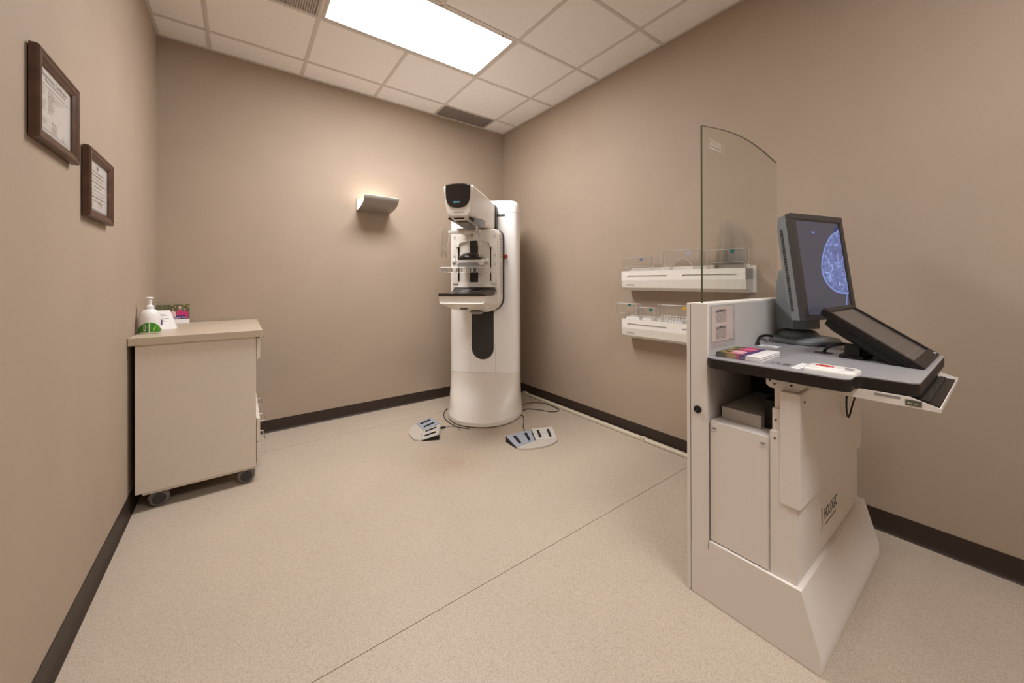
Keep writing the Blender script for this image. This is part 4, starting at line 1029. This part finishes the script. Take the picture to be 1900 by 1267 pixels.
# --- things on the desk
for k in range(8):
    rnd = random.Random(k)
    w_, h_ = .188, .152; x_, y_ = 1.952 + rnd.uniform(-.0012, .0012), -3.134 + rnd.uniform(-.0012, .0012)
    z0_ = ZD + .0022 * k
    bk = world_thing('brochure', ('top brochure of the stack at the desk corner, pink and purple cover with white band' if k == 7 else 'brochure lying in the stack under the pink-covered one at the desk corner'), 'brochure', (x_ + w_ / 2, y_ + h_ / 2, z0_), 'brochures stacked on the desk')
    bo = part('pages', box(x_, x_ + w_, y_, y_ + h_, z0_, z0_ + .0021), M['paperw'], bk, 0)
    # printed fore-edge colours
    for (a, b, m_) in ((.0, .045, 'purple'), (.048, .075, 'magenta'), (.078, .100, 'ochre'), (.100, .128, 'hair'), (.130, .152, 'foliage')):
        if m_ == 'purple': a, b = .048, .068
        elif m_ == 'magenta': a, b = .068, .080
        elif m_ == 'ochre': a, b = .080, .112
        elif m_ == 'hair': a, b = .126, .152
        else: a, b = .112, .126
        part('edge_print', box(x_ - .0003, x_ + .0002, y_ + a, y_ + b, z0_ + .0003, z0_ + .0019), M[m_], bo, 0)
    if k == 7:
        O = (x_ + w_, y_ + h_ - .0, z0_ + .0021)
        # cover: picture turned towards the operator
        oo = Vector((x_, y_, z0_ + .0021)); X = Vector((1, 0, 0)); Y = Vector((0, 1, 0))
        quads([(0, w_, h_ * .30, h_)], oo, X, Y, M['foliage'], 'photo_print', bo, .0003)
        quads([(0, w_ * .5, h_ * .62, h_ * .8), (.02, .05, h_ * .8, h_ * .95), (.09, .13, h_ * .88, h_ * .97)], oo, X, Y, M['ochre'], 'background_print', bo, .0005)
        quads([(0, .055, h_ * .30, h_ * .50), [(.055, h_ * .30), (w_, h_ * .30), (w_, h_ * .42), (.09, h_ * .48), (.055, h_ * .5)]], oo, X, Y, M['purple'], 'banner_print', bo, .0006)
        for j, (u, v, c) in enumerate(((.03, .58, 'pink'), (.065, .62, 'palepink'), (.105, .60, 'magenta'), (.145, .58, 'pink'), (.172, .62, 'magenta'))):
            quads([ell(u, h_ * v, .022, h_ * .17)], oo, X, Y, M[c], 'shirt_print', bo, .0007 + .0001 * j)
            quads([ell(u, h_ * (v + .20), .009, h_ * .07)], oo, X, Y, M['skin1' if j % 2 else 'hair'], 'face_print', bo, .0013)
# emergency / exposure switch pod
pod = world_thing('exposure_switch', 'white oval-ended switch pod with a red button, left edge of the desk', 'switch', (2.0, -3.315, ZD))
px0, px1, py0, py1 = 1.945, 2.048, -3.388, -3.256
def podsec(i, z, r): return [(x, y, z) for x, y in rrect(px0 + i, px1 - i, py0 + i, py1 - i, r, 5)]
part('pod_body', loft([podsec(0, ZD, .022), podsec(0, ZD + .006, .022), podsec(.003, ZD + .010, .020), podsec(.008, ZD + .0115, .017)]), M['whiteg'], pod, 40)
part('finger_dish', loft([[(x, y, ZD + .0116) for x, y in ell(1.992, -3.312, .024, .046, 24)], [(x, y, ZD + .0135) for x, y in ell(1.992, -3.312, .021, .043, 24)]]), M['whiteg'], pod, 30)
part('red_button', loft([[(x, y, ZD + .0135) for x, y in ell(1.992, -3.306, .010, .024, 20)], [(x, y, ZD + .0165) for x, y in ell(1.992, -3.306, .008, .021, 20)]]), M['red'], pod, 30)
part('grey_badge', prism(rrect(1.984, 2.020, -3.375, -3.352, .006, 3), 'z', ZD + .0112, ZD + .0122), M['grey'], pod, 20)
st = part('label_strip', box(1.945, 2.060, -3.250, -3.226, ZD, ZD + .0005), M['paperw'], None, 0)
tag(st, 'white printed label strip stuck beside the switch pod', 'label')
quads([(.008 + .009 * k, .013 + .009 * k, .005 + .006 * r, .007 + .006 * r) for k in range(11) for r in range(3)], (1.945, -3.250, ZD + .0005), (1, 0, 0), (0, 1, 0), M['inkgrey'], 'print', st, .0002)
st = part('label_strip', box(1.962, 2.020, -3.215, -3.145, ZD, ZD + .0004), mat('faded_label', (.24, .245, .255, 1), rough=.3), None, 0)
tag(st, 'faded grey label with dark blocks on the desk near its left edge', 'label')
quads([(.010, .045, .004, .022), (.012, .028, .030, .036), (.030, .050, .038, .046), (.020, .036, .052, .058)], (1.962, -3.215, ZD + .0004), (1, 0, 0), (0, 1, 0), M['seam'], 'print', st, .0002)
st = part('label_strip', box(2.330, 2.392, -3.060, -2.985, ZD, ZD + .0005), M['paperw'], None, 0)
tag(st, 'white label tape on the desk near the shield panel, by the slate monitor base', 'label')
quads([(.006, .012, .010, .060), (.018, .022, .008, .050), (.028, .034, .020, .064)], (2.330, -3.060, ZD + .0005), (1, 0, 0), (0, 1, 0), M['inkgrey'], 'print', st, .0002)

# --- slate display monitor (portrait)
yaw_m, tilt_m = math.radians(-15.3), math.radians(7.5)
rrv = Vector((math.cos(yaw_m), math.sin(yaw_m), 0)); nf = Vector((math.sin(yaw_m), -math.cos(yaw_m), 0))
upv = Vector((0, 0, 1)) * math.cos(tilt_m) - nf * math.sin(tilt_m); nv = nf * math.cos(tilt_m) + Vector((0, 0, 1)) * math.sin(tilt_m)
mo = Vector((2.604, -3.19, 1.0635))
mn = world_thing('display_monitor', 'slate grey portrait monitor showing a bluish breast scan, at the back of the desk', 'monitor', (2.62, -3.08, ZD))
def MP(u, v, d): return mo + rrv * u + upv * v - nv * d      # d = behind the front face
def mbox(u0, u1, v0, v1, d0, d1, bev=0):
    bm = bmesh.new(); mt = Matrix(((rrv.x, upv.x, -nv.x, mo.x), (rrv.y, upv.y, -nv.y, mo.y), (rrv.z, upv.z, -nv.z, mo.z), (0, 0, 0, 1)))
    bbox_box(bm, u0, u1, v0, v1, d0, d1, bev, 2, mt); bmesh.ops.recalc_face_normals(bm, faces=bm.faces); return bm
def mloft(secs): return loft([[MP(u, v, d) for u, v, d in s] for s in secs])
bz_ = bmesh.new()
for q in ((-.187, .187, 0, .020), (-.187, .187, .455, .481), (-.187, -.163, .02, .455), (.163, .187, .02, .455)):
    merge(bz_, mbox(*q, .0, .026, .002))
part('bezel', bz_, M['monframe'], mn, 30)
bz_ = bmesh.new()
for q in ((-.165, .165, .018, .024), (-.165, .165, .451, .457), (-.165, -.158, .024, .451), (.158, .165, .024, .451)):
    merge(bz_, mbox(*q, .002, .012))
part('inner_bezel', bz_, M['monframe2'], mn, 0)
sc_ = part('screen', mbox(-.160, .160, .022, .453, .006, .012), M['screen'], mn, 0)
scn = [(.157, .420), (.148, .416), (.118, .405), (.089, .391), (.062, .370), (.043, .349), (.020, .322), (.003, .292), (-.012, .264), (-.020, .236), (-.020, .210), (-.014, .187), (-.002, .167), (.015, .149), (.038, .134), (.066, .121), (.105, .114), (.157, .112)]
cx_, cz_ = .157, .262
scn2 = [(cx_ + (u - cx_) * .955, cz_ + (v - cz_) * .955) for u, v in scn]
so = MP(0, 0, .0055)
quads([[(u, v) for u, v in scn]], so, rrv, upv, M['scanrim'], 'scan_rim', sc_, .0004)
quads([[(u, v) for u, v in scn2]], so, rrv, upv, M['scan'], 'scan_image', sc_, .0008)
quads([[(.118, .395), (.122, .425), (.132, .438), (.146, .440), (.157, .42), (.157, .405)]], so, rrv, upv, M['scandim'], 'scan_fold', sc_, .0002)
quads([[(.120, .060), (.128, .060), (.146, .112), (.150, .118), (.142, .114)]], so, rrv, upv, M['scanrim'], 'scan_fold', sc_, .0009)
quads([(-.050, -.044, .394, .404), (-.044, -.036, .397, .401), (-.036, -.030, .394, .404), (-.158, -.150, .295, .299)], so, rrv, upv, M['lcd'] if False else M['scanrim'], 'screen_marks', sc_, .0004)
rnd = random.Random(5)
quads([(-.157, .157, .0235, .024)], so, rrv, upv, M['scandim'], 'screen_glow', sc_, .0002)
part('rear_shell', mloft([[(-.186, .003, .026), (.186, .003, .026), (.186, .478, .026), (-.186, .478, .026)], [(-.184, .006, .060), (.184, .006, .060), (.184, .474, .060), (-.184, .474, .060)],
     [(-.150, .06, .092), (.150, .06, .092), (.150, .42, .092), (-.150, .42, .092)]]), M['mongrey'], mn, 20)
vn = bmesh.new()
for k in range(52):
    v = .045 + k * .0072; merge(vn, mbox(-.1862, -.1845, v, v + .0036, .046, .057))
part('vent_slots', vn, M['black_void'], mn, 0, kind='stuff')
# neck and foot
nb = MP(0, .17, .085); neckx = Vector((2.62, -3.03, 0))
def nk(z, w, d, off): 
    c = Vector((nb.x, nb.y, 0)) - nf * off; return [c + rrv * (w * a) - nf * (d * b) + Vector((0, 0, z)) for a, b in ((-1, 0), (-.55, -.5), (.55, -.5), (1, 0), (1, 1), (-1, 1))]
part('neck', loft([nk(1.010, .085, .075, .01), nk(1.12, .085, .075, .015), nk(1.22, .080, .066, .025), nk(1.285, .066, .045, .042), nk(1.295, .05, .03, .05)]), M['mongrey'], mn, 30)
cN = Vector((nb.x, nb.y, 0)) - nf * .045
part('neck_collar', lathe([(.048, 1.0), (.048, 1.016)], 28, (cN.x, cN.y, 0)), M['black'], mn)
part('swivel_mound', lathe([(.088, .966), (.084, .984), (.072, .996), (.058, 1.001), (.05, 1.002)], 32, (cN.x, cN.y, 0)), M['mongrey'], mn, 50)
def ft(s, z):
    base = [(-.12, -.115), (-.14, -.07), (-.14, .05), (-.125, .105), (-.05, .150), (.05, .150), (.125, .105), (.14, .05), (.14, -.07), (.12, -.115)]
    c = cN + nf * .01
    return [c + rrv * (x * s) + nf * (y * s) + Vector((0, 0, z)) for x, y in base]
part('foot', loft([ft(.97, ZD), ft(1.0, ZD + .004), ft(1.0, ZD + .014), ft(.97, ZD + .020), ft(.72, ZD + .028)]), M['mongrey'], mn, 25)
cb_ = cN - rrv * .11 - nf * .03
cable('black monitor cable bending down behind the slate monitor foot', [(2.345, -2.985, .948), (2.350, -2.982, .962), (2.372, -2.978, .975), (2.41, -2.976, .981), (2.46, -2.980, .980), (2.49, -2.99, .975)], .006, 'black')

# --- touch-screen monitor reclining on its stand
to = Vector((2.449, -3.502, .950)); tl = math.radians(55.2)
tu = Vector((0, 1, 0)) * math.sin(tl) + Vector((0, 0, 1)) * math.cos(tl); tn = Vector((0, -1, 0)) * math.cos(tl) + Vector((0, 0, 1)) * math.sin(tl); tr_ = Vector((1, 0, 0))
tm = world_thing('touch_monitor', 'black touch-screen monitor reclining low over the front of the desk', 'monitor', (2.449, -3.36, ZD))
def TP(u, v, d): return to + tr_ * u + tu * v - tn * d
def tloft(secs): return loft([[TP(u, v, d) for u, v, d in s] for s in secs])
def rect(u, v0, v1, d): return [(-u, v0, d), (u, v0, d), (u, v1, d), (-u, v1, d)]
HT = .318
bz_ = bmesh.new()
def tbox(bm, u0, u1, v0, v1, d0, d1, bev=0):
    t = bmesh.new(); mt = Matrix(((1, tu.x, -tn.x, to.x), (0, tu.y, -tn.y, to.y), (0, tu.z, -tn.z, to.z), (0, 0, 0, 1)))
    bbox_box(t, u0, u1, v0, v1, d0, d1, bev, 2, mt); bmesh.ops.recalc_face_normals(t, faces=t.faces); merge(bm, t)
for q in ((-.20, .20, 0, .034), (-.20, .20, HT - .020, HT), (-.20, -.178, .034, HT - .02), (.178, .20, .034, HT - .02)):
    tbox(bz_, *q, 0, .016, .002)
part('bezel', bz_, M['black'], tm, 30)
bm = bmesh.new(); tbox(bm, -.180, .180, .030, HT - .018, .006, .012); ts = part('touch_screen', bm, M['touch'], tm, 0)
quads([(-.178, .178, .098, .0985), (-.178, .178, .056, .0565)], TP(0, 0, .006), tr_, tu, M['grey'], 'screen_rules', ts, .0003)
part('rear_shell', tloft([rect(.199, .001, HT - .001, .016), rect(.196, .010, HT - .006, .026), rect(.186, .045, HT - .030, .030), rect(.184, .050, HT - .034, .050), rect(.160, .085, HT - .06, .062)]), M['blackm'], tm, 20)
vn = bmesh.new()
for k in range(34):
    v = .060 + k * .0064; tbox(vn, -.1868, -.1838, v, v + .0026, .033, .047)
part('vent_slots', vn, M['rubber'], tm, 0, kind='stuff')
bm = bmesh.new(); tbox(bm, .172, .1755, .012, .0155, -.0012, .001); part('power_light', bm, M['led'], tm, 0)
bm = bmesh.new(); tbox(bm, .145, .165, .008, .018, -.0006, .001); part('power_key', bm, M['grey'], tm, 0)
stb = box(2.292, 2.60, -3.345, -3.275, ZD, ZD + .012, .002); bbox_box(stb, 2.297, 2.335, -3.335, -3.290, ZD + .01, ZD + .052, .004); bbox_box(stb, 2.56, 2.60, -3.335, -3.290, ZD + .01, ZD + .052, .004)
part('stand', stb, M['black'], tm)
part('stand_arm', loft([[TP(u, .13, .05) for u in ()] or [TP(-.06, .10, .055), TP(.06, .10, .055), TP(.06, .17, .055), TP(-.06, .17, .055)], [(2.40, -3.335, ZD + .012), (2.50, -3.335, ZD + .012), (2.50, -3.285, ZD + .012), (2.40, -3.285, ZD + .012)]]), M['black'], tm, 30)
cable('black cable arching from the desk outlet to the touch-screen stand', [(2.362, -3.215, ZD + .002), (2.360, -3.222, ZD + .018), (2.362, -3.245, ZD + .036), (2.370, -3.275, ZD + .043), (2.385, -3.30, ZD + .036)], .0058, 'black')

bpy.context.view_layer.update()
